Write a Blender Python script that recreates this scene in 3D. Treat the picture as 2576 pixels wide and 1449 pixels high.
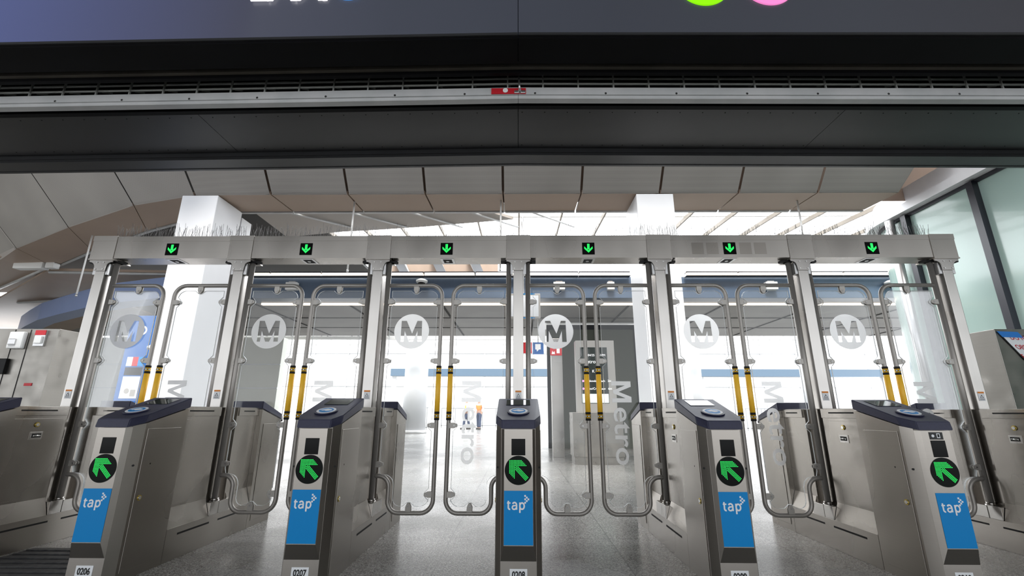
import bpy, bmesh, math, random
from mathutils import Vector, Matrix
random.seed(7)
PI = math.pi
scene = bpy.context.scene
for o in list(bpy.data.objects): bpy.data.objects.remove(o)
C = scene.collection

# ------------------------------------------------------------------ camera
cam = bpy.data.cameras.new('camera')
cam.sensor_width = 36.0
cam.sensor_fit = 'HORIZONTAL'
cam.lens = 36.0 * 1136.56 / 2576
cam.clip_start = 0.05; cam.clip_end = 300
cob = bpy.data.objects.new('camera', cam); C.objects.link(cob)
cob.location = (0, 0, 0.9356)
pitch, roll, yaw = .2695, .0031, -.0144
fw = Vector((math.sin(yaw)*math.cos(pitch), math.cos(yaw)*math.cos(pitch), math.sin(pitch)))
rt = Vector((math.cos(yaw), -math.sin(yaw), 0)); up = rt.cross(fw)
rt2 = rt*math.cos(roll) + up*math.sin(roll); up2 = up*math.cos(roll) - rt*math.sin(roll)
cob.rotation_euler = Matrix((rt2, up2, -fw)).transposed().to_euler()
scene.camera = cob

# ------------------------------------------------------------------ sky and exposure
scene.view_settings.view_transform = 'Standard'
scene.view_settings.look = 'None'
scene.view_settings.gamma = 1
scene.view_settings.use_curve_mapping = False
scene.view_settings.exposure = 0.62
W = bpy.data.worlds.new('sky'); scene.world = W; W.use_nodes = True
wn = W.node_tree.nodes; wl = W.node_tree.links
bg = wn['Background']
tc = wn.new('ShaderNodeTexCoord'); sep = wn.new('ShaderNodeSeparateXYZ')
wl.new(tc.outputs['Generated'], sep.inputs[0])
ry = wn.new('ShaderNodeMapRange'); ry.inputs[1].default_value = -0.35; ry.inputs[2].default_value = 0.45
ry.inputs[3].default_value = 1.35; ry.inputs[4].default_value = 5.0
wl.new(sep.outputs['Y'], ry.inputs[0]); wl.new(ry.outputs[0], bg.inputs['Strength'])
bg.inputs['Color'].default_value = (0.93, 0.96, 1.0, 1)

sun = bpy.data.lights.new('sun', 'SUN'); sun.energy = 3.8; sun.angle = 0.3; sun.color = (1, .97, .93)
so = bpy.data.objects.new('sun', sun); C.objects.link(so)
so.rotation_euler = (math.radians(38), 0, math.radians(-8))

# ------------------------------------------------------------------ materials
def mat(name, col=(.8,.8,.8), rough=.5, metal=0.0, emit=None, es=0.0, spec=None):
    m = bpy.data.materials.new(name); m.use_nodes = True
    b = m.node_tree.nodes['Principled BSDF']
    b.inputs['Base Color'].default_value = (*col, 1)
    b.inputs['Roughness'].default_value = rough
    b.inputs['Metallic'].default_value = metal
    if spec is not None: b.inputs['Specular IOR Level'].default_value = spec
    if emit:
        b.inputs['Emission Color'].default_value = (*emit, 1); b.inputs['Emission Strength'].default_value = es
    return m
def steel(name, col, r0, r1, scale=(3,3,3), fine=(2,2,180), var=.16, coord='Object'):
    m = mat(name, col, .3, 1.0); nt = m.node_tree; n = nt.nodes; l = nt.links; b = n['Principled BSDF']
    t = n.new('ShaderNodeTexCoord')
    mp = n.new('ShaderNodeMapping'); mp.inputs['Scale'].default_value = scale
    l.new(t.outputs[coord], mp.inputs[0])
    nz = n.new('ShaderNodeTexNoise'); nz.inputs['Scale'].default_value = 1.0; nz.inputs['Detail'].default_value = 1.5
    l.new(mp.outputs[0], nz.inputs[0])
    mp2 = n.new('ShaderNodeMapping'); mp2.inputs['Scale'].default_value = fine
    l.new(t.outputs[coord], mp2.inputs[0])
    nf = n.new('ShaderNodeTexNoise'); nf.inputs['Scale'].default_value = 1.0; nf.inputs['Detail'].default_value = 2
    l.new(mp2.outputs[0], nf.inputs[0])
    mr = n.new('ShaderNodeMapRange'); mr.inputs[1].default_value = .3; mr.inputs[2].default_value = .7
    mr.inputs[3].default_value = r0; mr.inputs[4].default_value = r1
    l.new(nz.outputs[0], mr.inputs[0]); l.new(mr.outputs[0], b.inputs['Roughness'])
    mx = n.new('ShaderNodeMix'); mx.data_type = 'RGBA'
    mx.inputs['A'].default_value = (*[c*(1-var) for c in col], 1); mx.inputs['B'].default_value = (*[min(1, c*(1+var*.6)) for c in col], 1)
    ad = n.new('ShaderNodeMath'); ad.operation = 'ADD'; l.new(nz.outputs[0], ad.inputs[0])
    ml = n.new('ShaderNodeMath'); ml.operation = 'MULTIPLY_ADD'; ml.inputs[1].default_value = .35; ml.inputs[2].default_value = -.17
    l.new(nf.outputs[0], ml.inputs[0]); l.new(ml.outputs[0], ad.inputs[1])
    l.new(ad.outputs[0], mx.inputs['Factor']); l.new(mx.outputs['Result'], b.inputs['Base Color'])
    return m
def noisy(name, c0, c1, scale, rough=.6, r1=None, metal=0, detail=4, fine=None):
    m = mat(name, c0, rough, metal); nt = m.node_tree; n = nt.nodes; l = nt.links; b = n['Principled BSDF']
    t = n.new('ShaderNodeTexCoord'); nz = n.new('ShaderNodeTexNoise')
    nz.inputs['Scale'].default_value = scale; nz.inputs['Detail'].default_value = detail
    l.new(t.outputs['Object'], nz.inputs[0])
    cr = n.new('ShaderNodeValToRGB'); cr.color_ramp.elements[0].position = .35; cr.color_ramp.elements[1].position = .65
    cr.color_ramp.elements[0].color = (*c0, 1); cr.color_ramp.elements[1].color = (*c1, 1)
    l.new(nz.outputs[0], cr.inputs[0]); l.new(cr.outputs[0], b.inputs['Base Color'])
    return m

M = {}
M['steel'] = steel('brushed_steel', (.34,.315,.285), .22, .36, scale=(2.6,2.2,1.0), fine=(2,2,200), var=.10)
M['steel_h'] = steel('brushed_steel_beam', (.43,.405,.375), .22, .38, scale=(3.0,2,1.2), fine=(2,2,240), var=.10)
M['steel_post'] = steel('brushed_steel_post', (.50,.48,.455), .22, .36, scale=(2,2,3), fine=(120,2,2))
M['steel_dark'] = steel('worn_steel', (.30,.285,.26), .25, .5, scale=(6,6,6))
M['frame'] = mat('satin_grey_tube', (.36,.34,.315), .42, .55)
M['clamp'] = mat('satin_clamp', (.44,.42,.39), .45, .45)
M['bolt'] = mat('bolt_steel', (.7,.7,.68), .25, 1)
M['navy'] = noisy('navy_plastic', (.012,.0135,.046), (.015,.017,.054), 60, .42)
M['black'] = mat('gloss_black', (.004,.004,.004), .08, spec=.1)
M['slot'] = mat('slot_black', (.006,.006,.006), .7)
M['led_off'] = mat('led_lens', (.003,.005,.004), .12, spec=.1)
M['green'] = mat('green_led', (.0,.3,.05), .4, 0, (.02,1,.13), .95)
M['tapblue'] = mat('cyan_blue_vinyl', (.0,.235,.60), .42, spec=.25)
M['white_ink'] = mat('white_vinyl', (.82,.84,.86), .45)
M['black_ink'] = mat('black_vinyl', (.01,.01,.01), .5)
M['yellow'] = mat('yellow_grip', (1.0,.57,.04), .45)
M['orange'] = mat('orange_vinyl', (.75,.25,.03), .5)
M['red'] = mat('red_vinyl', (.5,.01,.02), .45)
M['whiteplastic'] = mat('white_plastic', (.78,.79,.78), .4)
M['whitepaint'] = noisy('white_column_paint', (.74,.745,.76), (.77,.775,.79), 2, .35)
M['silver'] = mat('silver_bezel', (.6,.6,.6), .3, .9)
M['brass'] = mat('brass_ring', (.6,.45,.12), .3, 1)
M['darkscreen'] = mat('lcd_screen', (.02,.03,.025), .06)

def glass(name, tint=(1,1,1), refl=1.0):
    m = bpy.data.materials.new(name); m.use_nodes = True; nt = m.node_tree; n = nt.nodes; l = nt.links
    n.remove(n['Principled BSDF']); out = n['Material Output']
    tr = n.new('ShaderNodeBsdfTransparent'); tr.inputs[0].default_value = (*tint, 1)
    gl = n.new('ShaderNodeBsdfGlossy'); gl.inputs['Roughness'].default_value = .03
    fr = n.new('ShaderNodeFresnel'); fr.inputs[0].default_value = 1.5
    mu = n.new('ShaderNodeMath'); mu.operation = 'MULTIPLY'; mu.inputs[1].default_value = refl
    l.new(fr.outputs[0], mu.inputs[0])
    mx = n.new('ShaderNodeMixShader'); l.new(mu.outputs[0], mx.inputs[0]); l.new(tr.outputs[0], mx.inputs[1]); l.new(gl.outputs[0], mx.inputs[2])
    l.new(mx.outputs[0], out.inputs[0]); return m
M['pane'] = glass('clear_panel', (.97,.975,.975), .6)
M['edge'] = mat('polished_panel_edge', (.85,.87,.87), .2)
def frosted(name, col, fac):
    m = bpy.data.materials.new(name); m.use_nodes = True; nt = m.node_tree; n = nt.nodes; l = nt.links
    n.remove(n['Principled BSDF']); out = n['Material Output']
    a = n.new('ShaderNodeBsdfDiffuse'); a.inputs[0].default_value = (*col, 1)
    t = n.new('ShaderNodeBsdfRefraction'); t.inputs['Color'].default_value = (*col, 1); t.inputs['Roughness'].default_value = .62; t.inputs['IOR'].default_value = 1.4
    mx = n.new('ShaderNodeMixShader'); mx.inputs[0].default_value = fac
    l.new(a.outputs[0], mx.inputs[1]); l.new(t.outputs[0], mx.inputs[2]); l.new(mx.outputs[0], out.inputs[0]); return m
M['frost'] = frosted('frosted_vinyl', (.97,.97,.97), .7)

M['black_trim'] = noisy('black_trim_paint', (.0012,.0012,.0016), (.002,.002,.003), 3, .6)
M['black_trim'].node_tree.nodes['Principled BSDF'].inputs['Specular IOR Level'].default_value = .12
M['dark_panel'] = noisy('dark_grey_soffit_paint', (.016,.0165,.018), (.022,.0225,.0245), 2, .42)
M['alu'] = noisy('grey_aluminium', (.50,.51,.51), (.58,.58,.58), 5, .42, metal=.15)
M['spike'] = mat('spike_wire', (.16,.155,.15), .5, .5)
M['rod'] = mat('grille_rod', (.34,.35,.33), .45, .3)
M['taupe'] = noisy('taupe_beam', (.10,.09,.075), (.14,.125,.105), 3, .5)
M['tan'] = noisy('tan_soffit', (.36,.27,.21), (.39,.295,.23), .8, .55)
M['gap'] = mat('shadow_gap', (.02,.02,.018), .8)
M['rafter'] = mat('beige_rafter', (.22,.19,.15), .6)
M['whitemetal'] = mat('white_steelwork', (.74,.74,.72), .5)
M['bulkhead'] = noisy('slate_blue_paint', (.075,.11,.165), (.082,.12,.18), 3, .35)
M['lamp'] = mat('linear_lamp', (1,1,1), .4, 0, (1,.83,.62), 1.6)
M['cream'] = noisy('cream_wall', (.62,.62,.56), (.68,.68,.62), .8, .5)

def perf_mat():
    m = mat('perforated_panel', (.32,.3,.28), .6); nt = m.node_tree; n = nt.nodes; l = nt.links; b = n['Principled BSDF']
    t = n.new('ShaderNodeTexCoord'); v = n.new('ShaderNodeTexVoronoi'); v.inputs['Scale'].default_value = 95; v.inputs['Randomness'].default_value = 0
    l.new(t.outputs['Object'], v.inputs['Vector'])
    nz = n.new('ShaderNodeTexNoise'); nz.inputs['Scale'].default_value = 1.1; nz.inputs['Detail'].default_value = 1
    l.new(t.outputs['Object'], nz.inputs[0])
    cr = n.new('ShaderNodeValToRGB'); cr.color_ramp.elements[0].position = .25; cr.color_ramp.elements[1].position = .4
    cr.color_ramp.elements[0].color = (.30,.282,.258,1); cr.color_ramp.elements[1].color = (.41,.385,.352,1)
    l.new(v.outputs[0], cr.inputs[0])
    mx = n.new('ShaderNodeMix'); mx.data_type = 'RGBA'; mx.blend_type = 'MULTIPLY'; mx.inputs['Factor'].default_value = .35
    l.new(cr.outputs[0], mx.inputs['A']); l.new(nz.outputs[0], mx.inputs['B']); l.new(mx.outputs['Result'], b.inputs['Base Color'])
    return m
M['perf'] = perf_mat()
M['hall_grey'] = noisy('grey_hall_panels', (.25,.235,.22), (.30,.285,.265), 1.5, .6)
M['bulkhead_lit'] = noisy('slate_blue_paint_lit', (.24,.32,.55), (.26,.34,.57), 2, .35)  # lighter copy of the bulkhead paint; brightening on the left arc is painted in
M['perf_frame'] = mat('panel_frame', (.42,.39,.36), .5)

def floor_mat():
    m = mat('terrazzo', (.4,.4,.4), .25); nt = m.node_tree; n = nt.nodes; l = nt.links; b = n['Principled BSDF']
    t = n.new('ShaderNodeTexCoord')
    v = n.new('ShaderNodeTexVoronoi'); v.inputs['Scale'].default_value = 150; l.new(t.outputs['Object'], v.inputs['Vector'])
    cr = n.new('ShaderNodeValToRGB'); e = cr.color_ramp.elements
    e[0].position = 0; e[0].color = (.05,.05,.048,1); e[1].position = 1; e[1].color = (.34,.335,.32,1)
    e2 = cr.color_ramp.elements.new(.35); e2.color = (.15,.147,.14,1)
    sp = n.new('ShaderNodeSeparateColor'); l.new(v.outputs['Color'], sp.inputs[0]); l.new(sp.outputs[0], cr.inputs[0])
    nz = n.new('ShaderNodeTexNoise'); nz.inputs['Scale'].default_value = .9; nz.inputs['Detail'].default_value = 4; l.new(t.outputs['Object'], nz.inputs[0])
    mr = n.new('ShaderNodeMapRange'); mr.inputs[1].default_value = .3; mr.inputs[2].default_value = .7; mr.inputs[3].default_value = .16; mr.inputs[4].default_value = .34
    l.new(nz.outputs[0], mr.inputs[0]); l.new(mr.outputs[0], b.inputs['Roughness'])
    # slab joints
    br = n.new('ShaderNodeTexBrick'); br.offset = 0; br.inputs['Scale'].default_value = 1
    br.inputs['Brick Width'].default_value = 1.22; br.inputs['Row Height'].default_value = 3.0; br.inputs['Mortar Size'].default_value = .004
    mp = n.new('ShaderNodeMapping'); mp.inputs['Location'].default_value = (.52, -.89, 0)
    l.new(t.outputs['Object'], mp.inputs[0]); l.new(mp.outputs[0], br.inputs[0])
    mx = n.new('ShaderNodeMix'); mx.data_type = 'RGBA'; mx.inputs['B'].default_value = (.05,.05,.05,1)
    ml = n.new('ShaderNodeMath'); ml.operation = 'MULTIPLY'; ml.inputs[1].default_value = .8; l.new(br.outputs['Fac'], ml.inputs[0])
    l.new(ml.outputs[0], mx.inputs['Factor']); l.new(cr.outputs[0], mx.inputs['A']); l.new(mx.outputs['Result'], b.inputs['Base Color'])
    return m
M['floor'] = floor_mat()

# ------------------------------------------------------------------ mesh helpers
class MB:
    def __init__(s): s.bm = bmesh.new(); s.mats = []
    def mi(s, m):
        if m is None: return 0
        if m not in s.mats: s.mats.append(m)
        return s.mats.index(m)
    def poly(s, pts, m=None):
        f = s.bm.faces.new([s.bm.verts.new(p) for p in pts]); f.material_index = s.mi(m); return f
    def box(s, x0, x1, y0, y1, z0, z1, m=None, bev=0):
        return s.hexa([(x0,y0,z0),(x1,y0,z0),(x1,y1,z0),(x0,y1,z0),(x0,y0,z1),(x1,y0,z1),(x1,y1,z1),(x0,y1,z1)], m, bev)
    def hexa(s, P, m=None, bev=0):
        v = [s.bm.verts.new(p) for p in P]; fs = []
        for q in ((3,2,1,0),(4,5,6,7),(0,1,5,4),(1,2,6,5),(2,3,7,6),(3,0,4,7)):
            f = s.bm.faces.new([v[i] for i in q]); f.material_index = s.mi(m); fs.append(f)
        if bev:
            es = list({e for f in fs for e in f.edges})
            r = bmesh.ops.bevel(s.bm, geom=es, offset=bev, segments=2, affect='EDGES', profile=.6)
            for f in r['faces']: f.material_index = s.mi(m)
        return s
    def prism(s, pts, ext, m=None, side=None, bev=0):
        """closed polygon pts (3D) extruded by vector ext"""
        ext = Vector(ext); a = [s.bm.verts.new(p) for p in pts]; b = [s.bm.verts.new(Vector(p)+ext) for p in pts]
        k = s.mi(m); ks = s.mi(side) if side else k
        f1 = s.bm.faces.new(a[::-1]); f2 = s.bm.faces.new(b); f1.material_index = f2.material_index = k
        n = len(pts); sd = []
        for i in range(n):
            f = s.bm.faces.new((a[i], a[(i+1)%n], b[(i+1)%n], b[i])); f.material_index = ks; sd.append(f)
        if bev:
            es = list(set(f1.edges) | set(f2.edges))
            r = bmesh.ops.bevel(s.bm, geom=es, offset=bev, segments=1, affect='EDGES')
            for f in r['faces']: f.material_index = ks
        return s
    def cyl(s, c0, c1, r, m=None, n=16, r1=None, smooth=True):
        c0, c1 = Vector(c0), Vector(c1); d = (c1-c0).normalized()
        u = d.orthogonal().normalized(); w = d.cross(u); r1 = r if r1 is None else r1
        A = [s.bm.verts.new(c0+(u*math.cos(2*PI*i/n)+w*math.sin(2*PI*i/n))*r) for i in range(n)]
        B = [s.bm.verts.new(c1+(u*math.cos(2*PI*i/n)+w*math.sin(2*PI*i/n))*r1) for i in range(n)]
        k = s.mi(m)
        for i in range(n):
            f = s.bm.faces.new((A[i], A[(i+1)%n], B[(i+1)%n], B[i])); f.smooth = smooth; f.material_index = k
        f = s.bm.faces.new(A[::-1]); f.material_index = k
        f = s.bm.faces.new(B); f.material_index = k
        return s
    def tube(s, path, r, m=None, n=14):
        P = [Vector(p) for p in path]; k = s.mi(m); prev = None; ref = None
        for i, p in enumerate(P):
            if i == 0: d = P[1]-P[0]
            elif i == len(P)-1: d = P[-1]-P[-2]
            else: d = (P[i+1]-p).normalized() + (p-P[i-1]).normalized()
            d.normalize()
            if ref is None: ref = d.orthogonal().normalized()
            ref = (ref - d*ref.dot(d)).normalized(); w = d.cross(ref)
            ring = [s.bm.verts.new(p+(ref*math.cos(2*PI*j/n)+w*math.sin(2*PI*j/n))*r) for j in range(n)]
            if prev:
                for j in range(n):
                    f = s.bm.faces.new((prev[j], prev[(j+1)%n], ring[(j+1)%n], ring[j])); f.smooth = True; f.material_index = k
            else:
                f = s.bm.faces.new(ring[::-1]); f.material_index = k
            prev = ring
        f = s.bm.faces.new(prev); f.material_index = k
        return s
    def sphere(s, c, r, m=None, sc=(1,1,1), u=16, v=10):
        res = bmesh.ops.create_uvsphere(s.bm, u_segments=u, v_segments=v, radius=r, matrix=Matrix.Translation(c) @ Matrix.Diagonal((*sc,1)))
        k = s.mi(m)
        for f in {f for w in res['verts'] for f in w.link_faces}: f.material_index = k; f.smooth = True
        return s
    def build(s, name, m=None, parent=None, loc=None):
        bmesh.ops.recalc_face_normals(s.bm, faces=s.bm.faces)
        me = bpy.data.meshes.new(name); s.bm.to_mesh(me); s.bm.free()
        if m: me.materials.append(M[m])
        for k in s.mats: me.materials.append(M[k])
        o = bpy.data.objects.new(name, me); C.objects.link(o)
        if parent: o.parent = parent
        if loc: o.location = loc
        return o
def tag(o, label=None, cat=None, group=None, kind=None):
    if label: o['label'] = label
    if cat: o['category'] = cat
    if group: o['group'] = group
    if kind: o['kind'] = kind
    return o
def thing(name, label, cat, loc=(0,0,0), group=None):
    o = bpy.data.objects.new(name, None); C.objects.link(o); o.location = loc; o.empty_display_size = .1
    return tag(o, label, cat, group)
KIDS = {}
def copy_tree(o, loc, label=None):
    c = o.copy(); C.objects.link(c)
    if loc is not None: c.location = loc
    if label: c['label'] = label
    for ch in [x for x in bpy.data.objects if x.parent == o]:
        k = copy_tree(ch, None); k.parent = c
    return c
def curve_mesh(cu, name, m, parent, matrix):
    to = bpy.data.objects.new(name+'_tmp', cu); C.objects.link(to)
    bpy.context.view_layer.update()
    me = bpy.data.meshes.new_from_object(to.evaluated_get(bpy.context.evaluated_depsgraph_get()))
    bpy.data.objects.remove(to); me.materials.clear(); me.materials.append(M[m]); me.transform(matrix); me.name = name
    o = bpy.data.objects.new(name, me); C.objects.link(o)
    if parent: o.parent = parent
    return o
FRONT = Matrix(((1,0,0,0),(0,0,1,0),(0,1,0,0),(0,0,0,1)))   # XY text -> XZ facing -Y
def text(body, size, name, m, parent, pos, rot=0.0, bold=0.0, sx=1.0, basis=FRONT, ext=.0006, align='CENTER', tilt=None):
    cu = bpy.data.curves.new(name, 'FONT'); cu.body = body; cu.size = size; cu.offset = bold*size; cu.extrude = ext
    cu.align_x = align; cu.align_y = 'CENTER'; cu.resolution_u = 4
    mt = Matrix.Translation(pos) @ (tilt or Matrix.Identity(4)) @ basis @ Matrix.Rotation(rot, 4, 'Z') @ Matrix.Diagonal((sx,1,1,1))
    return curve_mesh(cu, name, m, parent, mt)
def shape2d(loops, name, m, parent, matrix, ext=.0006):
    cu = bpy.data.curves.new(name, 'CURVE'); cu.dimensions = '2D'; cu.fill_mode = 'BOTH'; cu.extrude = ext
    for L in loops:
        sp = cu.splines.new('POLY'); sp.points.add(len(L)-1)
        for p, q in zip(sp.points, L): p.co = (q[0], q[1], 0, 1)
        sp.use_cyclic_u = True
    return curve_mesh(cu, name, m, parent, matrix)
def circ(r, n=48, cx=0, cy=0): return [(cx+r*math.cos(2*PI*i/n), cy+r*math.sin(2*PI*i/n)) for i in range(n)]
M_LOGO = [(0,0),(0,1),(.24,1),(.53,.39),(.75,1),(.97,1),(1,0),(.79,0),(.78,.52),(.64,.14),(.585,0),(.40,0),(.17,.52),(.15,0)]
def at(x, y, z): return Matrix.Translation((x, y, z)) @ FRONT
P = 1.2                                   # lane pitch

# ------------------------------------------------------------------ setting: floor, ceilings, walls
b = MB(); b.box(-26, 26, -8, 46, -.12, 0); fl = b.build('floor', 'floor'); tag(fl, kind='structure')

ceil = bpy.data.objects.new('ceiling', None); C.objects.link(ceil); tag(ceil, kind='structure')
# perforated inclined panels: lower edge polyline (plan), rising towards the viewer
edge = [(-12.6,10.1),(-10.69,8.91),(-8.48,7.79),(-6.47,6.87),(-5.18,6.51)]
x = -5.18 + 1.235
while x < 5.9: edge.append((x, 6.5)); x += 1.235
edge.append((5.97, 6.5))
ZE = 4.28
def inner(i):
    a = Vector(edge[max(i-1,0)]); c = Vector(edge[min(i+1,len(edge)-1)]); d = (c-a).normalized(); n = Vector((d.y, -d.x))
    return n
for i in range(len(edge)-1):
    p, q = Vector(edge[i]), Vector(edge[i+1]); d = (q-p).normalized(); g = .019
    np_, nq = inner(i), inner(i+1)
    if i == len(edge)-2: nq = Vector((.42, -1.0))
    H = 1.75; dp = np_*1.5; dq = nq*1.5
    def pt(s, t, off=0):
        base = p.lerp(q, s) + (dp.lerp(dq, s))*t
        return (base.x, base.y - off*.6, ZE + H*t + off*.6)
    L = (q-p).length; s0, s1 = g/L, 1-g/L
    bb = MB(); bb.hexa([pt(s0,0),pt(s1,0),pt(s1,1),pt(s0,1),pt(s0,0,.05),pt(s1,0,.05),pt(s1,1,.05),pt(s0,1,.05)])
    pa = bb.build('perforated_panel', 'perf', ceil)
    fm = MB(); w = .05/L
    for (a0,a1,t0,t1) in ((s0,s0+w,0,1),(s1-w,s1,0,1),(s0,s1,0,.045),(s0,s1,.5,.515)):
        fm.hexa([pt(a0,t0,-.006),pt(a1,t0,-.006),pt(a1,t1,-.006),pt(a0,t1,-.006),pt(a0,t0,.01),pt(a1,t0,.01),pt(a1,t1,.01),pt(a0,t1,.01)])
    fm.build('panel_frame', 'perf_frame', pa)
back = [(-12.4,11.1),(-10.72,9.95),(-9.26,9.13),(-7.87,8.37),(-6.49,7.69),(-5.3,7.2)]
fr_ = [(-12.6,10.1),(-10.69,8.91),(-8.48,7.79),(-6.47,6.87),(-5.18,6.51)]
tan_quads = []
bk = [(-12.4,11.25),(-11.3,10.3),(-9.3,9.15),(-7.2,8.05),(-5.3,7.22)]
for i in range(4): tan_quads.append((fr_[i], fr_[i+1], bk[i+1], bk[i]))
for i in range(4, len(edge)-1):
    p, q = edge[i], edge[i+1]
    tan_quads.append((p, q, (q[0]+.0, 7.22), (p[0] if i > 4 else -5.3, 7.22)))
for k, (p, q, r, s) in enumerate(tan_quads):
    g = .012
    def sh(a, c, w=g):
        v = (Vector(c)-Vector(a)); v = v.normalized()*w; return (a[0]+v.x, a[1]+v.y)
    p2, q2, r2, s2 = sh(p,q), sh(q,p), sh(r,s), sh(s,r)
    bb = MB(); bb.hexa([(*p2,ZE),(*q2,ZE),(*r2,ZE+.045),(*s2,ZE+.045),(*p2,ZE+.06),(*q2,ZE+.06),(*r2,ZE+.105),(*s2,ZE+.105)])
    t = bb.build('tan_soffit_panel', 'tan', ceil)
    # rear aluminium trim
    rr, ss = Vector(r2), Vector(s2); dd = (ss-rr).normalized(); nn = Vector((dd.y,-dd.x)); 
    if nn.y < 0: nn = -nn
    o1 = nn*.02; o2 = nn*.07
    bb = MB(); bb.hexa([(*(ss+o1),ZE+.03),(*(rr+o1),ZE+.03),(*(rr+o2),ZE+.03),(*(ss+o2),ZE+.03),(*(ss+o1),ZE+.1),(*(rr+o1),ZE+.1),(*(rr+o2),ZE+.1),(*(ss+o2),ZE+.1)])
    bb.build('edge_trim', 'alu', ceil)
# void above the panels, with an opening added over the gates for daylight
b = MB()
b.poly([(-14,4.9,6.1),(12,4.9,6.1),(12,7.25,6.1),(-14,7.25,6.1)])
b.poly([(-5.1,7.25,4.5),(12,7.25,4.5),(12,7.25,6.1),(-5.1,7.25,6.1)])
b.build('roof_void', 'tan', ceil)
b = MB()
b.box(-24,-5.1, 5.0, 17.5, 5.6, 5.7)
b.build('roof_deck', 'gap', ceil)
M['canopy'] = mat('grey_light_block', (.25,.25,.25), .7)  # only for the added unseen light-blocking canopy below
b = MB(); b.box(-20, 20, -7.5, 2.28, 4.93, 5.1); b.build('light_block_canopy', 'canopy', ceil)  # unseen roof behind the camera, added to cut the light on the near side
# lower tan soffits on the left
def slab(name, pts, z, m, th=.06, par=None, z2=None):
    bb = MB(); bb.prism([(x, y, z) for x, y in pts], (0,0,th), m); return bb.build(name, None, par)
slab('tan_soffit_panel', [(-11.5,9.5),(-11.62,10.45),(-14.8,12.25),(-34,20.5),(-34,9.5)], 4.3, 'tan', par=ceil)
slab('tan_soffit_panel', [(-11.3,10.2),(-5.6,10.6),(-5.6,12.5),(-10.7,12.5),(-14,17.3),(-36,26),(-36,13.2),(-15.5,12.9)], 4.2, 'tan', par=ceil)
b = MB()
for (x0,y0,x1,y1,z) in ((-11.72,10.44,-15,12.3,4.28),(-15.5,13.4,-10.2,12.45,4.18),(-11.3,10.24,-6,10.6,4.17)):
    b.tube([(x0,y0,z),(x1,y1,z)], .035, None, 8)
b.build('edge_trim', 'alu', ceil)
# diffuser panels left of the skylight
lp = [(-5.3,8.3),(-.55,8.3),(-.1,8.65),(-1.14,8.85),(-2.09,9.03),(-3.04,9.18),(-3.92,9.29),(-5.3,9.6)]
slab('diffuser_panel', lp, 4.8, 'perf_frame', par=ceil)
slab('diffuser_panel', [(-5.3,7.35),(1.2,7.35),(.3,8.2),(-5.3,8.2)], 4.75, 'perf_frame', par=ceil)
b = MB()
for x0 in (-4.6,-3.4,-2.2,-1.0,.2): b.tube([(x0-.9,7.35,4.72),(x0+1.0,9.0,4.78)], .022, None, 6)
b.build('panel_joint', 'alu', ceil)
# skylight rafters
for i in range(17):
    x0 = -4.6 + i*.92
    bb = MB(); bb.hexa([(x0,7.3,4.9),(x0+.035,7.3,4.9),(x0+.035,10.6,5.15),(x0,10.6,5.15),(x0,7.3,4.99),(x0+.035,7.3,4.99),(x0+.035,10.6,5.24),(x0,10.6,5.24)])
    bb.build('skylight_rafter', 'rafter', ceil)
b = MB()
for y_, z_ in ((8.4,5.1),(9.4,5.2)): b.box(-4.8, 11, y_, y_+.05, z_, z_+.05)
b.build('skylight_purlin', 'whitemetal', ceil)
# brown upper panels between white ribs above the bulkhead
b = MB(); b.box(-3.2, -.5, 10.62, 10.7, 3.97, 4.6); b.build('upper_panel', 'tan', ceil)
b = MB()
for x0 in (-2.75,-1.85,-.95): b.hexa([(x0,10.5,3.97),(x0+.22,10.5,3.97),(x0+.22,10.6,3.97),(x0,10.6,3.97),(x0-.35,9.9,4.7),(x0-.13,9.9,4.7),(x0-.13,10.6,4.7),(x0-.35,10.6,4.7)])
b.build('white_rib', 'whitemetal', ceil)
# far hall ceiling
slab('far_hall_panel', [(-7.0,10.5),(20,10.5),(20,15.4),(-16.2,15.6),(-15.2,14.3),(-12.6,12.4),(-10.9,11.5),(-9.0,10.8)], 3.5, 'hall_grey', .08, ceil)
b = MB()
for i in range(12):
    x0 = -6.5+i*2.3; b.box(x0, x0+.05, 10.6, 15.4, 3.485, 3.499)
for y_ in (12.4, 13.9): b.box(-11.5 if y_ < 13 else -13.8, 20, y_, y_+.04, 3.487, 3.5)
b.build('panel_joint', 'gap', ceil)

# slate blue bulkhead (straight) and its curved continuation on the left
b = MB(); b.box(-6.8, 2.8, 10, 10.5, 3.46, 3.965, bev=.01); o = b.build('trim_1', 'bulkhead'); tag(o, kind='structure')
b = MB(); b.box(3.75, 12, 10, 10.5, 3.46, 3.965, bev=.01); o = b.build('trim_2', 'bulkhead'); tag(o, kind='structure')
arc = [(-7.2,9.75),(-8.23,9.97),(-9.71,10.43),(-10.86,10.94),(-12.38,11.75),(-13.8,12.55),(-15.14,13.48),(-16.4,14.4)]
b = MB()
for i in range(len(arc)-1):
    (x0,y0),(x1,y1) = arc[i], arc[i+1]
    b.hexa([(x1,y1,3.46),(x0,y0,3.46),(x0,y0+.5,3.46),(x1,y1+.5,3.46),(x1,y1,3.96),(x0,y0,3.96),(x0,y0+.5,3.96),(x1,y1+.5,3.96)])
o = b.build('trim_3', 'bulkhead_lit'); tag(o, kind='structure')
b = MB()
for i in range(2, len(arc)-1):
    (x0,y0),(x1,y1) = arc[i], arc[i+1]
    b.hexa([(x1,y1+.5,3.46),(x0,y0+.5,3.46),(x0-.2,y0+1.4,3.46),(x1-.2,y1+1.4,3.46),(x1,y1+.5,3.5),(x0,y0+.5,3.5),(x0-.2,y0+1.4,3.5),(x1-.2,y1+1.4,3.5)])
o = b.build('trim_4', 'tan'); tag(o, kind='structure')
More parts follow.
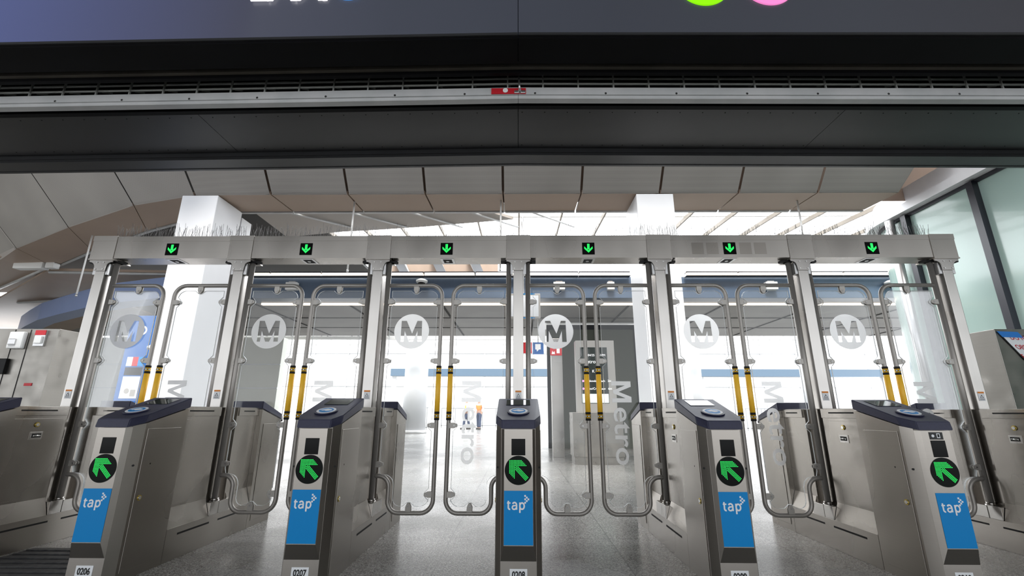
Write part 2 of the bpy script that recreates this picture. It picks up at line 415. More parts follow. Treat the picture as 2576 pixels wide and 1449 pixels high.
# cream wall far left, plus an unseen side wall added to darken the left
b = MB(); b.box(-34, -8.2, 15.6, 15.9, 0, 3.45)
b.box(-20.3, -20, 2.5, 15.6, 0, 5.6); o = b.build('wall_left_and_blocker', 'cream'); tag(o, kind='structure')
b = MB()
for z_ in (.9, 1.7, 2.5): b.box(-22, -8.2, 15.575, 15.6, z_, z_+.04)
b.build('panel_joint', 'alu', o)

# white columns
def column(x0, x1, y0, y1, z1, label):
    t = thing('column', label, 'column', ((x0+x1)/2, (y0+y1)/2, 0)); cx, cy = (x0+x1)/2, (y0+y1)/2
    b = MB(); b.box(x0-cx, x1-cx, y0-cy, y1-cy, 0, z1, bev=.012); b.build('shaft', 'whitepaint', t)
    b = MB(); b.box(x0-cx-.01, x1-cx+.01, y0-cy-.01, y1-cy+.01, 0, .12); b.build('base_plate', 'alu', t)
    return t
cl = column(-5.37,-4.79,6.5,7.15,4.27, 'thick square white column rising behind the leftmost fare lane')
b = MB(); b.box(-.02, .30, .33, .62, 0, 4.18, bev=.01); b.build('service_duct', 'whitepaint', cl)
column(1.86,2.44,6.5,7.2,4.27, 'thick square white column behind the fourth overhead sleeve, right of centre')
# ------------------------------------------------------------------ curved glass building on the right
def rounded(xp, y_end, r, y_start, xr, n=14):
    pts = [(xp, y_start), (xp, y_end-r)]
    for i in range(1, n+1):
        a = PI - (PI/2)*i/n; pts.append((xp+r+r*math.cos(a), y_end-r+r*math.sin(a)))
    pts.append((xr, y_end)); return pts
M['backglass'] = mat('pale_green_glass', (.33,.44,.40), .16, 0)
M['backglass'].node_tree.nodes['Principled BSDF'].inputs['Coat Weight'].default_value = .15
M['darkmull'] = mat('dark_mullion', (.012,.013,.02), .35)
wr = bpy.data.objects.new('wall_right', None); C.objects.link(wr); tag(wr, kind='structure')
gp = rounded(6.75, 8.6, 1.0, 1.0, 11)
def strip(name, path, z0, z1, m, par, out=0.0, th=.05):
    b = MB(); n = len(path); N = []
    for i in range(n):
        a = Vector(path[max(i-1,0)]); c = Vector(path[min(i+1,n-1)]); d = (c-a).normalized(); N.append(Vector((-d.y, d.x)))
    v = []
    for i in range(n):
        p = Vector(path[i]); a = p+N[i]*out; c = p+N[i]*(out-th)
        v.append([b.bm.verts.new((a.x,a.y,z0)), b.bm.verts.new((a.x,a.y,z1)), b.bm.verts.new((c.x,c.y,z1)), b.bm.verts.new((c.x,c.y,z0))])
    for i in range(n-1):
        for j in range(4):
            f = b.bm.faces.new((v[i][j], v[i+1][j], v[i+1][(j+1)%4], v[i][(j+1)%4])); f.smooth = False
    b.bm.faces.new(v[0]); b.bm.faces.new(v[-1][::-1])
    return b.build(name, m, par)
strip('glass_skin', gp, 0, 4.22, 'backglass', wr)
strip('head_band', gp, 4.22, 4.30, 'darkmull', wr, .02, .08)
rimp = rounded(6.62, 8.75, 1.05, 1.0, 11)
M['rimwhite'] = noisy('white_rim_paint', (.74,.74,.76), (.80,.80,.82), 3, .4)
strip('lower_rim', rimp, 4.28, 4.42, 'rimwhite', wr, .03, .5)
strip('upper_rim', rounded(6.72, 8.6, 1.0, 1.0, 11), 4.42, 4.74, 'rimwhite', wr, 0.0, .5)
b = MB(); b.prism([(x, y, 4.72) for x, y in rounded(6.8, 8.5, 1.0, 1.0, 11)]+[(11,1.0,4.72)], (0,0,.05)); b.build('roof_slab', 'rimwhite', wr)
for y_ in (2.4, 4.2, 6.13, 7.32):
    b = MB(); b.box(6.66, 6.84, y_-.05, y_+.05, 0, 4.25); b.build('mullion', 'darkmull', wr)
b = MB(); b.tube([(6.62,7.55,0.0),(6.62,7.55,4.25)], .07, None, 14); b.build('round_post', 'silver', wr)

# ------------------------------------------------------------------ entrance head: sign, grille, soffit
KX = 3.334
def bow(x): return (.044 if x < 0 else .035)*abs(x)/KX      # the head is splayed in two halves that meet at the middle
def halves(b, y0, y1, z0, z1, xl=-7.5, xr=7.5, m=None, gap=0):
    for (xa, xb) in ((xl, -gap), (gap, xr)):
        b.hexa([(xa,y0+bow(xa)*y0/2.3,z0),(xb,y0+bow(xb)*y0/2.3,z0),(xb,y1+bow(xb)*y1/2.3,z0),(xa,y1+bow(xa)*y1/2.3,z0),
                (xa,y0+bow(xa)*y0/2.3,z1),(xb,y0+bow(xb)*y0/2.3,z1),(xb,y1+bow(xb)*y1/2.3,z1),(xa,y1+bow(xa)*y1/2.3,z1)], m)
# illuminated sign
def sign_mat():
    m = mat('led_sign_face', (.02,.02,.025), .35); nt = m.node_tree; n = nt.nodes; l = nt.links; b = n['Principled BSDF']
    t = n.new('ShaderNodeTexCoord'); s = n.new('ShaderNodeSeparateXYZ'); l.new(t.outputs['Object'], s.inputs[0])
    r = n.new('ShaderNodeMapRange'); r.inputs[1].default_value = -3.6; r.inputs[2].default_value = 3.4
    l.new(s.outputs[0], r.inputs[0])
    cr = n.new('ShaderNodeValToRGB'); e = cr.color_ramp.elements
    e[0].position = 0; e[0].color = (.105,.135,.34,1); e[1].position = 1; e[1].color = (.038,.038,.045,1)
    for p_, c_ in ((.14,(.085,.10,.215,1)),(.26,(.07,.075,.12,1)),(.275,(.078,.085,.125,1)),(.40,(.055,.063,.088,1)),(.6,(.042,.048,.064,1)),(.82,(.047,.052,.066,1))):
        q = cr.color_ramp.elements.new(p_); q.color = c_
    l.new(r.outputs[0], cr.inputs[0]); l.new(cr.outputs[0], b.inputs['Emission Color']); b.inputs['Emission Strength'].default_value = .46
    return m
M['sign'] = sign_mat()
M['sign_white'] = mat('sign_white', (.8,.8,.8), .4, 0, (1,.97,.98), .62)
M['sign_green'] = mat('sign_green', (.2,.7,.0), .4, 0, (.27,.85,.0), .5)
M['sign_pink'] = mat('sign_pink', (.8,.2,.5), .4, 0, (.88,.23,.56), .5)
M['sign_blue'] = mat('sign_blue', (.1,.3,.7), .4, 0, (.08,.30,.72), .4)
sg = thing('station_sign', 'long dark illuminated station sign across the top of the entrance with white letters', 'sign', (0,2.3,3.22))
for (xa, xb) in ((-7.5,-.002),(.002,7.5)):
    b = MB()
    b.hexa([(xa,bow(xa),0),(xb,bow(xb),0),(xb,bow(xb)+.16,0),(xa,bow(xa)+.16,0),(xa,bow(xa),1.7),(xb,bow(xb),1.7),(xb,bow(xb)+.16,1.7),(xa,bow(xa)+.16,1.7)])
    b.build('screen_panel', 'sign', sg)
b = MB()
for (xa, xb) in ((-7.5,-.003),(.003,7.5)):
    for (dy0,dy1,z0,z1) in ((-.006,.02,-.012,.006),):
        b.hexa([(xa,bow(xa)+dy0,z0),(xb,bow(xb)+dy0,z0),(xb,bow(xb)+dy1,z0),(xa,bow(xa)+dy1,z0),(xa,bow(xa)+dy0,z1),(xb,bow(xb)+dy0,z1),(xb,bow(xb)+dy1,z1),(xa,bow(xa)+dy1,z1)])
b.build('bottom_lip', 'dark_panel', sg)
b = MB(); b.box(-.2,.2,.1,.2,0,1.7); b.build('splice_plate', 'black_trim', sg)
text('LAX/', .262, 'sign_lettering', 'sign_white', sg, (-1.75, bow(-1.5)-.012, .282+.09), bold=.022, ext=.004, align='LEFT')
b = MB(); b.cyl((-1.10,bow(1.1)-.012,.29+.12),(-1.10,bow(1.1)+.01,.29+.12),.12,None,64); b.build('emblem_disc', 'sign_blue', sg)
b = MB(); b.cyl((1.196,bow(1.2)-.012,.218+.169),(1.196,bow(1.2)+.01,.218+.169),.169,None,64); b.build('line_disc', 'sign_green', sg)
b = MB(); b.cyl((1.612,bow(1.6)-.012,.221+.165),(1.612,bow(1.6)+.01,.221+.165),.165,None,64); b.build('line_disc', 'sign_pink', sg)
# black underside of the sign
b = MB(); halves(b, 2.31, 2.50, 3.195, 3.222, gap=.002); halves(b, 2.5, 2.52, 3.195, 3.5)
o = b.build('trim_5', 'black_trim'); tag(o, kind='structure')
# taupe channel behind it
b = MB(); halves(b, 2.575, 2.60, 3.215, 3.42); halves(b, 2.56, 2.60, 3.275, 3.30)
o = b.build('trim_6', 'taupe'); tag(o, kind='structure')
b = MB(); halves(b, 2.60, 2.63, 3.19, 3.5); halves(b, 2.50, 2.98, 3.5, 3.52)
halves(b, 2.96, 2.98, 3.16, 3.5)
o = b.build('trim_7', 'black_trim'); tag(o, kind='structure')
# rolling grille with bottom bar
gr = thing('rolling_grille', 'retracted rolling grille with pale grey bottom bar and red lock label over the gates', 'security grille', (0,2.72,3.06))
b = MB()
for (y0,y1,z0,z1) in ((0,.045,.05,.108),(.012,.048,.026,.05),(.004,.055,.018,.027)): 
    for (xa, xb) in ((-6.2,-.001),(.001,6.2)):
        k = 2.72/2.3
        b.hexa([(xa,bow(xa)*k+y0,z0),(xb,bow(xb)*k+y0,z0),(xb,bow(xb)*k+y1,z0),(xa,bow(xa)*k+y1,z0),(xa,bow(xa)*k+y0,z1),(xb,bow(xb)*k+y0,z1),(xb,bow(xb)*k+y1,z1),(xa,bow(xa)*k+y1,z1)])
bar = b.build('bottom_bar', 'alu', gr)
k = 2.72/2.3
b = MB()
for i in range(-12, 12):
    x_ = i*.5+.12; b.cyl((x_,bow(x_)*k-.004,.058),(x_,bow(x_)*k+.002,.058),.008,None,10)
b.build('rivet', 'bolt', bar)['kind'] = 'stuff'
b = MB()
for z_, y_ in ((.155,.02),(.225,.05)):
    b.tube([(-6.2,bow(-6.2)*k+y_,z_),(0,y_,z_),(6.2,bow(6.2)*k+y_,z_)], .009, None, 8)
b.build('horizontal_rod', 'rod', gr)
for i in range(-19, 20):
    x_ = i*.2525 - .075
    b = MB(); y0 = bow(x_)*k
    b.box(x_-.005, x_+.005, y0+.008, y0+.018, .10, .27)
    b.tube([(x_+.004,y0+.05,.17),(x_+.03,y0+.2,.27)], .006, None, 6)
    b.build('grille_link', 'rod', gr)
b = MB(); b.box(-.19,.055,-.0035,0,.052,.1); lk = b.build('lock_label', 'red', gr); lk['label'] = 'dark red lock label'
b = MB(); b.cyl((-.09,-.01,.078),(-.09,-.003,.078),.018,None,20); b.build('lock_cylinder', 'whiteplastic', lk)
b = MB(); b.box(-.028,.052,-.012,-.003,.055,.075,bev=.003); b.cyl((.012,-.02,.066),(.012,-.003,.066),.013,None,14)
b.tube([(.012,-.02,.066),(.009,-.03,.10),(.005,-.03,.17)], .0075, None, 10); b.build('handle_lever', 'silver', gr)
# dark soffit behind the grille
b = MB(); halves(b, 2.83, 2.87, 3.10, 3.3, gap=.001)
o = b.build('trim_8', 'black_trim'); tag(o, kind='structure')
b = MB()
segs = [-7.3,-4.88,-2.44,0,2.44,4.88,7.3]
for a, c in zip(segs[:-1], segs[1:]):
    a2, c2 = a+.002, c-.002
    f = lambda x: bow(x)*1.3
    b.hexa([(a2,2.87+f(a),3.12),(c2,2.87+f(c),3.12),(c2,3.41+f(c),3.12),(a2,3.41+f(a),3.12),(a2,2.87+f(a),3.15),(c2,2.87+f(c),3.15),(c2,3.41+f(c),3.15),(a2,3.41+f(a),3.15)])
o = b.build('trim_9', 'dark_panel'); tag(o, kind='structure')
b = MB()
for i in range(-40, 41):
    for y_ in (2.93, 3.36):
        x_ = i*.17+.03; b.cyl((x_,y_+bow(x_)*1.3,3.118),(x_,y_+bow(x_)*1.3,3.125),.0045,None,6)
ss = b.build('rivet', 'black_trim', o); ss['kind'] = 'stuff'
b = MB(); halves(b, 3.41, 3.425, 3.085, 3.15); halves(b, 3.425, 3.60, 3.075, 3.10); halves(b, 3.43, 3.44, 3.066, 3.08); halves(b, 3.59,3.615,3.07,3.35)
halves(b, 2.87, 3.61, 3.30, 3.34)
o = b.build('trim_10', 'dark_panel'); tag(o, kind='structure')

# ------------------------------------------------------------------ fare gate cabinet
CY = 3.66
def mirror_y(pts): return [(x, 2*CY-y, z) for x, y, z in pts]
def cap_pts(flip=False):
    w, wf = .134, .098
    top = [(-w,3.205,1.03),(-w,2.85,.919),(-wf,2.762,.895),(wf,2.762,.895),(w,2.85,.919),(w,3.205,1.03)]
    bot = [(-w,3.205,.966),(-w,2.83,.868),(-wf*1.0,2.752,.845),(wf,2.752,.845),(w,2.83,.868),(w,3.205,.966)]
    return top, bot
def loft(b, top, bot, m=None):
    a = [b.bm.verts.new(p) for p in top]; c = [b.bm.verts.new(p) for p in bot]; n = len(top)
    f1 = b.bm.faces.new(a); f2 = b.bm.faces.new(c[::-1]); fs = [f1, f2]
    for i in range(n): fs.append(b.bm.faces.new((a[i], c[i], c[(i+1)%n], a[(i+1)%n])))
    for f in fs: f.material_index = b.mi(m)
    return fs
SL = math.atan2(1.03-.895, 3.205-2.762)     # cap slope
def fare_gate(i, label):
    t = thing('fare_gate_cabinet', label, 'fare gate', (0,0,0), 'fare gate cabinets')
    # near and far consoles (mirrored)
    for fl in (0, 1):
        F = mirror_y if fl else (lambda p: p)
        b = MB()
        prof = [(-.13,3.195),(-.13,2.85),(-.1,2.79),(.1,2.79),(.13,2.85),(.13,3.195)]
        def ztop(y): return .845 + (y-2.76)*.258
        loft(b, F([(x,y,ztop(y)) for x,y in prof]), F([(x,y,0) for x,y in prof]))
        cons = b.build('console', 'steel', t)
        # seams on the side
        for s in (-1, 1):
            b = MB()
            b.prism(F([(s*.1302,2.868,.05),(s*.1302,3.15,.05),(s*.1302,3.15,.835),(s*.1302,2.868,.835)]), (s*.0035,0,0), None, bev=.0012)
            dr = b.build('side_door', 'steel', t)
            if not fl:
                b = MB(); b.cyl((s*.1335,2.905,.44),(s*.1365,2.905,.44),.016,'brass',18); b.cyl((s*.136,2.905,.44),(s*.139,2.905,.44),.010,'bolt',14)
                b.build('lock', None, dr)
                b = MB(); b.cyl((s*.1337,2.938,.628),(s*.1342,2.938,.628),.005,None,10); b.build('sensor_hole', 'slot', dr)
                b = MB(); b.cyl((s*.1205,2.827,.628),(s*.1225,2.823,.628),.006,None,10); b.build('sensor_hole', 'slot', cons)
        top, bot = cap_pts(); b = MB(); loft(b, F(top), F(bot))
        es = [e for e in b.bm.edges]; bmesh.ops.bevel(b.bm, geom=es, offset=.004, segments=2, affect='EDGES')
        cap = b.build('console_cap', 'navy', t); cap['label'] = 'navy blue sloping console cap'
        if fl: continue
        Rm = Matrix.Translation((0, 2.762, .895)) @ Matrix.Rotation(SL, 4, 'X')
        b = MB(); b.box(-.078,.078,.305,.425,.0005,.002,'darkscreen'); b.bm.transform(Rm); b.build('display_screen', None, cap)
        b = MB(); b.cyl((0,.155,0),(0,.155,.006),.068,'navy',40); b.bm.transform(Rm); ring = b.build('card_target', None, cap)
        b = MB(); b.cyl((0,.158,.006),(0,.158,.0075),.058,'white_ink',40); b.cyl((0,.158,.0075),(0,.158,.0085),.044,'tapblue',40)
        hand = [(-.04,.0),(-.012,.018),(.0,.026),(.012,.020),(.03,.012),(.036,-.004),(.02,-.014),(.004,-.018),(-.004,-.012),(-.012,-.006),(-.02,-.010),(-.03,-.004)]
        b.prism([(x, .158+y, .0085) for x,y in hand], (0,0,.0008), 'white_ink'); b.bm.transform(Rm); b.build('card_symbol', None, ring)
    # projecting face plate with undercut
    b = MB()
    f0 = [(-.082,2.76),(.082,2.76),(.1,2.792),(-.1,2.792)]
    a = [(x,y,.843) for x,y in f0]; c = [(x,y,.232) for x,y in f0]; d = [(-.098,2.788,.15),(.098,2.788,.15),(.1,2.792,.15),(-.1,2.792,.15)]
    loft(b, a, c); loft(b, c, d)
    fp = b.build('face_plate', 'steel', t)
    b = MB(); b.box(-.040,.040,2.7575,2.7602,.700,.790,bev=.001); b.build('scanner_window', 'black', fp)
    b = MB(); b.cyl((0,2.7570,.620),(0,2.7602,.620),.078,None,56); dsc = b.build('signal_lens', 'led_off', fp)
    # up-left arrow of LED dots
    b = MB()
    def dot(u, v, r=.0020):
        b.cyl((u,2.7560,.620+v),(u,2.7572,.620+v),r,None,8)
    s = .0067; o0x, o0y = -.050, .052
    for r in range(15):
        for c_ in range(15):
            if (r < 5 and c_ <= 10+r) or (c_ < 5 and r <= 10+c_): dot(o0x+c_*s, o0y-r*s)
    dvec = Vector((1,-1)).normalized(); nvec = Vector((1,1)).normalized()
    for a_ in range(0, 15):
        for w_ in (-1.5,-.5,.5,1.5):
            p = Vector((o0x+4.6*s, o0y-4.6*s)) + dvec*(a_*s) + nvec*(w_*s)
            if p.x - o0x > 4.7*s and o0y - p.y > 4.7*s: dot(p.x, p.y)
    b.build('led_arrow', 'green', dsc)
    b = MB(); b.box(-.081,.081,2.7580,2.7602,.236,.512,bev=.0012); bp_ = b.build('fare_card_panel', 'tapblue', fp); bp_['label'] = 'bright blue panel reading tap'
    b = MB()
    lay = [0]
    def stroke(pts, w):
        lay[0] += .00012; V = [Vector(p_) for p_ in pts]; L_ = []; R_ = []
        for k_, v_ in enumerate(V):
            d_ = (V[min(k_+1,len(V)-1)] - V[max(k_-1,0)]).normalized(); n_ = Vector((-d_.y, d_.x))*w/2; L_.append(v_+n_); R_.append(v_-n_)
        for k_ in range(len(V)-1): b.poly([(q_.x, 2.7576-lay[0], q_.y) for q_ in (L_[k_], L_[k_+1], R_[k_+1], R_[k_])])
    A_ = lambda cx,cy,rx,ry,a0,a1,n_=12: [(cx+rx*math.cos(a0+(a1-a0)*i_/n_), cy+ry*math.sin(a0+(a1-a0)*i_/n_)) for i_ in range(n_+1)]
    z0 = .415
    stroke([(-.0565,z0+.045),(-.0565,z0+.012)]+A_(-.0485,z0+.010,.008,.008,PI,PI*1.6,6), .0085); stroke([(-.064,z0+.034),(-.044,z0+.034)], .007)
    stroke(A_(-.022,z0+.024,.0115,.0125,PI*.85,0,8)+[(-.0105,z0)], .0085); stroke(A_(-.024,z0+.011,.0105,.0095,PI*.5,PI*1.95,12), .008); stroke([(-.024,z0+.0205),(-.011,z0+.0215)], .0065)
    stroke([(.008,z0+.037),(.008,z0-.016)], .0085); stroke(A_(.020,z0+.0185,.0125,.016,PI*.85,-PI*.85,16), .0085)
    b.build('lettering', 'white_ink', bp_)
    b = MB(); q = .0092
    for (u, v) in ((0,4),(1,3),(0,2),(2,2),(1,1),(0,0)):
        x0 = .033+u*q; z0 = .446+v*q*.96; b.box(x0,x0+q,2.7568,2.7580,z0,z0+q)
    b.build('pixel_mark', 'white_ink', bp_)
    b = MB(); b.box(-.048,.048,2.7880,2.7902,.055,.113,bev=.001); pl = b.build('number_plate', 'white_ink', t)
    num = {-3:'0205',-2:'0206',-1:'0207',0:'0208',1:'0209',2:'0210',3:'0211'}[i]
    text(num, .046, 'number_lettering', 'black_ink', pl, (0, 2.7870, .083), bold=.03, sx=.78)
    # middle body
    b = MB()
    b.box(-.13,.13,3.197,4.123,0,.20,bev=.002)
    b.build('plinth', 'steel', t)
    b = MB()
    for (y0,y1,w) in ((3.197,3.61,.085),(3.61,3.83,.052),(3.83,4.123,.085)): b.box(-w,w,y0,y1,.2,.97)
    for s in (-1,1):    # sloping ledge under the walls
        for y0,y1 in ((3.2,3.6),(3.84,4.12)):
            b.hexa([(s*.084,y0,.2),(s*.128,y0,.2),(s*.128,y1,.2),(s*.084,y1,.2),(s*.084,y0,.32),(s*.089,y0,.32),(s*.089,y1,.32),(s*.084,y1,.32)])
    b.build('middle_body', 'steel', t)
    for (y0,y1) in ((3.197,3.60),(3.84,4.123)):
        b = MB(); b.box(-.1,.1,y0,y1,.905,.972,bev=.002); b.build('top_rail', 'steel', t)
    
    for s in (-1,1):
        for (y0,y1,z0,z1,x0) in ((3.25,3.51,.937,.947,.1),(3.9,4.06,.937,.947,.1),(3.30,3.62,.148,.160,.13),(3.72,4.0,.148,.160,.13)):
            xa, xb = sorted((s*(x0-.002), s*(x0+.0012))); b = MB(); b.box(xa,xb,y0,y1,z0,z1); b.build('vent_slot', 'slot', t)
    for s in (-1,1):
        b = MB(); xa, xb = sorted((s*.0845, s*.088)); b.box(xa,xb,3.215,3.595,.335,.885,bev=.001); b.build('access_door', 'steel', t)
        if s < 0 and i > 0 or (i == -3):
            b = MB(); b.cyl((s*.088,3.395,.842),(s*.094,3.395,.842),.017,'brass',18); b.cyl((s*.094,3.395,.842),(s*.097,3.395,.842),.011,'bolt',14); b.build('lock', None, t)
            b = MB(); xa, xb = sorted((s*.088, s*.0915)); b.box(xa,xb,3.36,3.45,.738,.792,'steel_post',bev=.001)
            xa, xb = sorted((s*.0915, s*.0925)); b.box(xa,xb,3.375,3.44,.752,.780,'slot'); b.cyl((s*.0945,3.38,.765),(s*.0945,3.43,.765),.007,'bolt',10); b.build('pull_handle', None, t)
        # hinge housing
        b = MB(); xa, xb = sorted((s*.05, s*.132)); b.box(xa,xb,3.604,3.70,.2,.29,bev=.003); b.box(xa, xb, 3.704,3.836,.2,.285,bev=.002)
        b.cyl((s*.082,3.72,.2),(s*.082,3.72,.292),.036,None,24); b.cyl((s*.082,3.72,.285),(s*.082,3.72,.305),.030,None,24)
        b.build('hinge_housing', 'steel_post', t)
    return t
LAB = {-3:'leftmost fare gate cabinet, cut by the left edge of the photo, with a pull handle',
 -2:'stainless fare gate cabinet numbered 0206 with navy cap and green arrow light',
 -1:'stainless fare gate cabinet numbered 0207 with navy cap and green arrow light',
 0:'stainless fare gate cabinet seen straight on in the centre, navy cap, green arrow',
 1:'stainless fare gate cabinet second from the right with navy cap and green arrow',
 2:'stainless fare gate cabinet at right with phone pictogram above its black scanner window',
 3:'rightmost fare gate cabinet, its console outside the frame, beside the taped notice'}
for i in range(-3, 4):
    g = fare_gate(i, LAB[i]); g.location = (i*P, 0, 0)
    if i == 2:
        b = MB(); b.box(-.040,.035,2.7578,2.7602,.795,.835,'black_ink'); b.box(.0,.018,2.757,2.758,.803,.829,'white_ink'); b.box(.004,.014,2.7565,2.757,.808,.825,'slot')
        b.cyl((-.022,2.757,.815),(-.022,2.758,.815),.008,'white_ink',16); b.build('phone_pictogram', None, g)

# ------------------------------------------------------------------ posts and overhead beam
POSTLAB = ['leftmost square steel gantry post with sleeve, in front of the brown soffit','gantry post in front of the left white column','gantry post above cabinet numbered 0207','centre gantry post straight above the middle cabinet','gantry post in front of the right white column','gantry post left of the sixth lane with white M doors','rightmost gantry post, in front of the green glass wall']
for i in range(-3, 4):
    t = thing('gantry_post', POSTLAB[i+3], 'post', (i*P, 3.72, 0), 'gantry posts')
    b = MB(); b.box(-.0415,.0415,-.06,.06,.97,2.2,bev=.004); b.build('post_shaft', 'steel_post', t)
    b = MB(); b.box(-.102,.102,-.080,.102,2.205,2.415); b.box(-.104,.104,-.083,.104,2.369,2.4155); b.box(-.106,.106,-.085,.105,2.196,2.206); b.build('sleeve', 'steel_h', t)
    b = MB()
    pts = [(-.1,2.197),(.1,2.197),(.1,2.18)]
    for k_ in range(0,9): a = PI/2*k_/8; pts.append((.1-.052*math.sin(a)+.0, 2.13+.05*math.cos(a)))
    pts += [(.045,2.10),(-.045,2.10)]
    for k_ in range(8,-1,-1): a = PI/2*k_/8; pts.append((-.1+.052*math.sin(a), 2.13+.05*math.cos(a)))
    pts.append((-.1,2.18))
    b.prism([(x,-.072,z) for x,z in pts], (0,.008,0)); br = b.build('bracket', 'steel_post', t)
    b = MB()
    for (x,z) in ((-.028,2.175),(.028,2.175),(-.032,2.115),(.032,2.115)): b.cyl((x,-.077,z),(x,-.072,z),.0055,None,10)
    b.build('bracket_bolt', 'bolt', br)
    for s in (-1,1):
        b = MB(); xa, xb = sorted((s*.044, s*.066)); b.box(xa,xb,-.055,.0,2.07,2.17,bev=.002); b.build('latch_box', 'silver', t)
        b = MB(); b.cyl((s*.085,0,2.185),(s*.085,0,2.205),.036,None,20); xa, xb = sorted((s*.1, s*.15)); b.box(xa,xb,-.02,.025,2.185,2.204); b.build('hinge_cap', 'slot', t)
    b = MB(); b.box(-.024,.024,-.0625,-.060,1.035,1.105,'white_ink'); st = b.build('warning_sticker', None, t); st['label'] = 'small orange and white warning sticker'
    b = MB(); b.box(-.024,.024,-.0632,-.0625,1.092,1.105); b.build('sticker_header', 'orange', st)
    shape2d([[(-.014,0),(.014,0),(0,.024)],[(-.0095,.0025),(.0095,.0025),(0,.019)]], 'hazard_triangle', 'black_ink', st, at(0,-.0634,1.058))
    b = MB()
    for z_ in (1.041,1.046,1.051): b.box(-.018,.018,-.0632,-.0625,z_,z_+.002)
    b.build('sticker_text_lines', 'black_ink', st)
# beams
arrow_dots = []
bm_ = MB(); q = .0042
def adot(u, v): bm_.box(u-q*.36,u+q*.36,-.0020,0,v-q*.36,v+q*.36)
for r in range(0, 20):
    v = .040 - r*q
    for c_ in range(-12, 13):
        u = c_*q
        shaft = abs(c_) <= 2 and v > -.01
        chev = (abs(u)*.95 - .038 <= v <= abs(u)*.95 - .016) and abs(u) <= .036
        if shaft or chev: adot(u, v)
me_ar = bpy.data.meshes.new('down_arrow'); bmesh.ops.recalc_face_normals(bm_.bm, faces=bm_.bm.faces); bm_.bm.to_mesh(me_ar); me_ar.materials.append(M['green'])
BL = ['overhead beam segment over the first lane from the left','overhead beam segment over the second lane from the left','overhead beam segment over the third lane, left of the centre post','overhead beam segment over the fourth lane, right of the centre post','overhead beam segment with four faint squares beside its arrow','overhead beam segment over the rightmost lane']
AX = [-3.0, -1.83, -.615, .60, 1.80, 3.0]
for j in range(6):
    xc = (j-2.5)*P
    t = thing('overhead_beam', BL[j], 'beam', (xc, 3.72, 2.21), 'overhead beam segments')
    b = MB(); b.box(-.497,.497,-.075,.1,0,.2); b.box(-.497,.497,-.078,.102,.157,.202); b.build('beam_casing', 'steel_h', t)
    ax = AX[j]-xc
    b = MB(); b.box(ax-.053,ax+.053,-.0778,-.075,.028,.136,bev=.001); sc_ = b.build('arrow_display', 'black', t)
    o = bpy.data.objects.new('down_arrow', me_ar); C.objects.link(o); o.parent = sc_; o.location = (ax, -.0778, .082)
    b = MB(); b.box(ax-.055,ax+.06,-.055,.075,-.003,0,'silver'); b.box(ax-.035,ax+.04,-.035,.055,-.0045,-.003,'slot'); b.cyl((ax,.01,-.006),(ax,.01,-.0045),.014,'silver',16)
    b.build('underside_sensor', None, t)
    if j == 4:
        b = MB()
        for dx in (-.27,-.145,.135,.26): b.box(ax+dx-.05,ax+dx+.05,-.0757,-.075,.030,.134)
        b.build('unlit_pictogram', 'steel', t)
# bird spikes
SPL = ['row of thin bird spikes over the first lane, against the left white column','row of thin bird spikes over the second lane from the left','row of thin bird spikes over the third lane, left of the centre post','row of thin bird spikes over the fourth lane, right of the centre post','row of thin bird spikes over the fifth lane, against the bright skylight','row of thin bird spikes over the rightmost lane, against the glass building']
for j in range(6):
    xc = (j-2.5)*P
    b = MB(); b.box(-.58,.58,-.012,.012,0,.004)
    x_ = -.58
    while x_ < .58:
        h_ = .075+random.random()*.045; a = random.choice((-.5,-.35,-.12,.05,.2,.42))*.6; c_ = random.uniform(-.3,.3)
        if random.random() < .35: a = random.uniform(-.05,.05); h_ += .025
        b.cyl((x_,0,.003),(x_+a*h_*1.1,c_*h_,h_),.0013,None,3); x_ += random.uniform(.004,.011)
    o = b.build('bird_spike_strip', 'spike', loc=(xc,3.72,2.4155)); tag(o, SPL[j], 'bird spikes', 'bird spike strips')

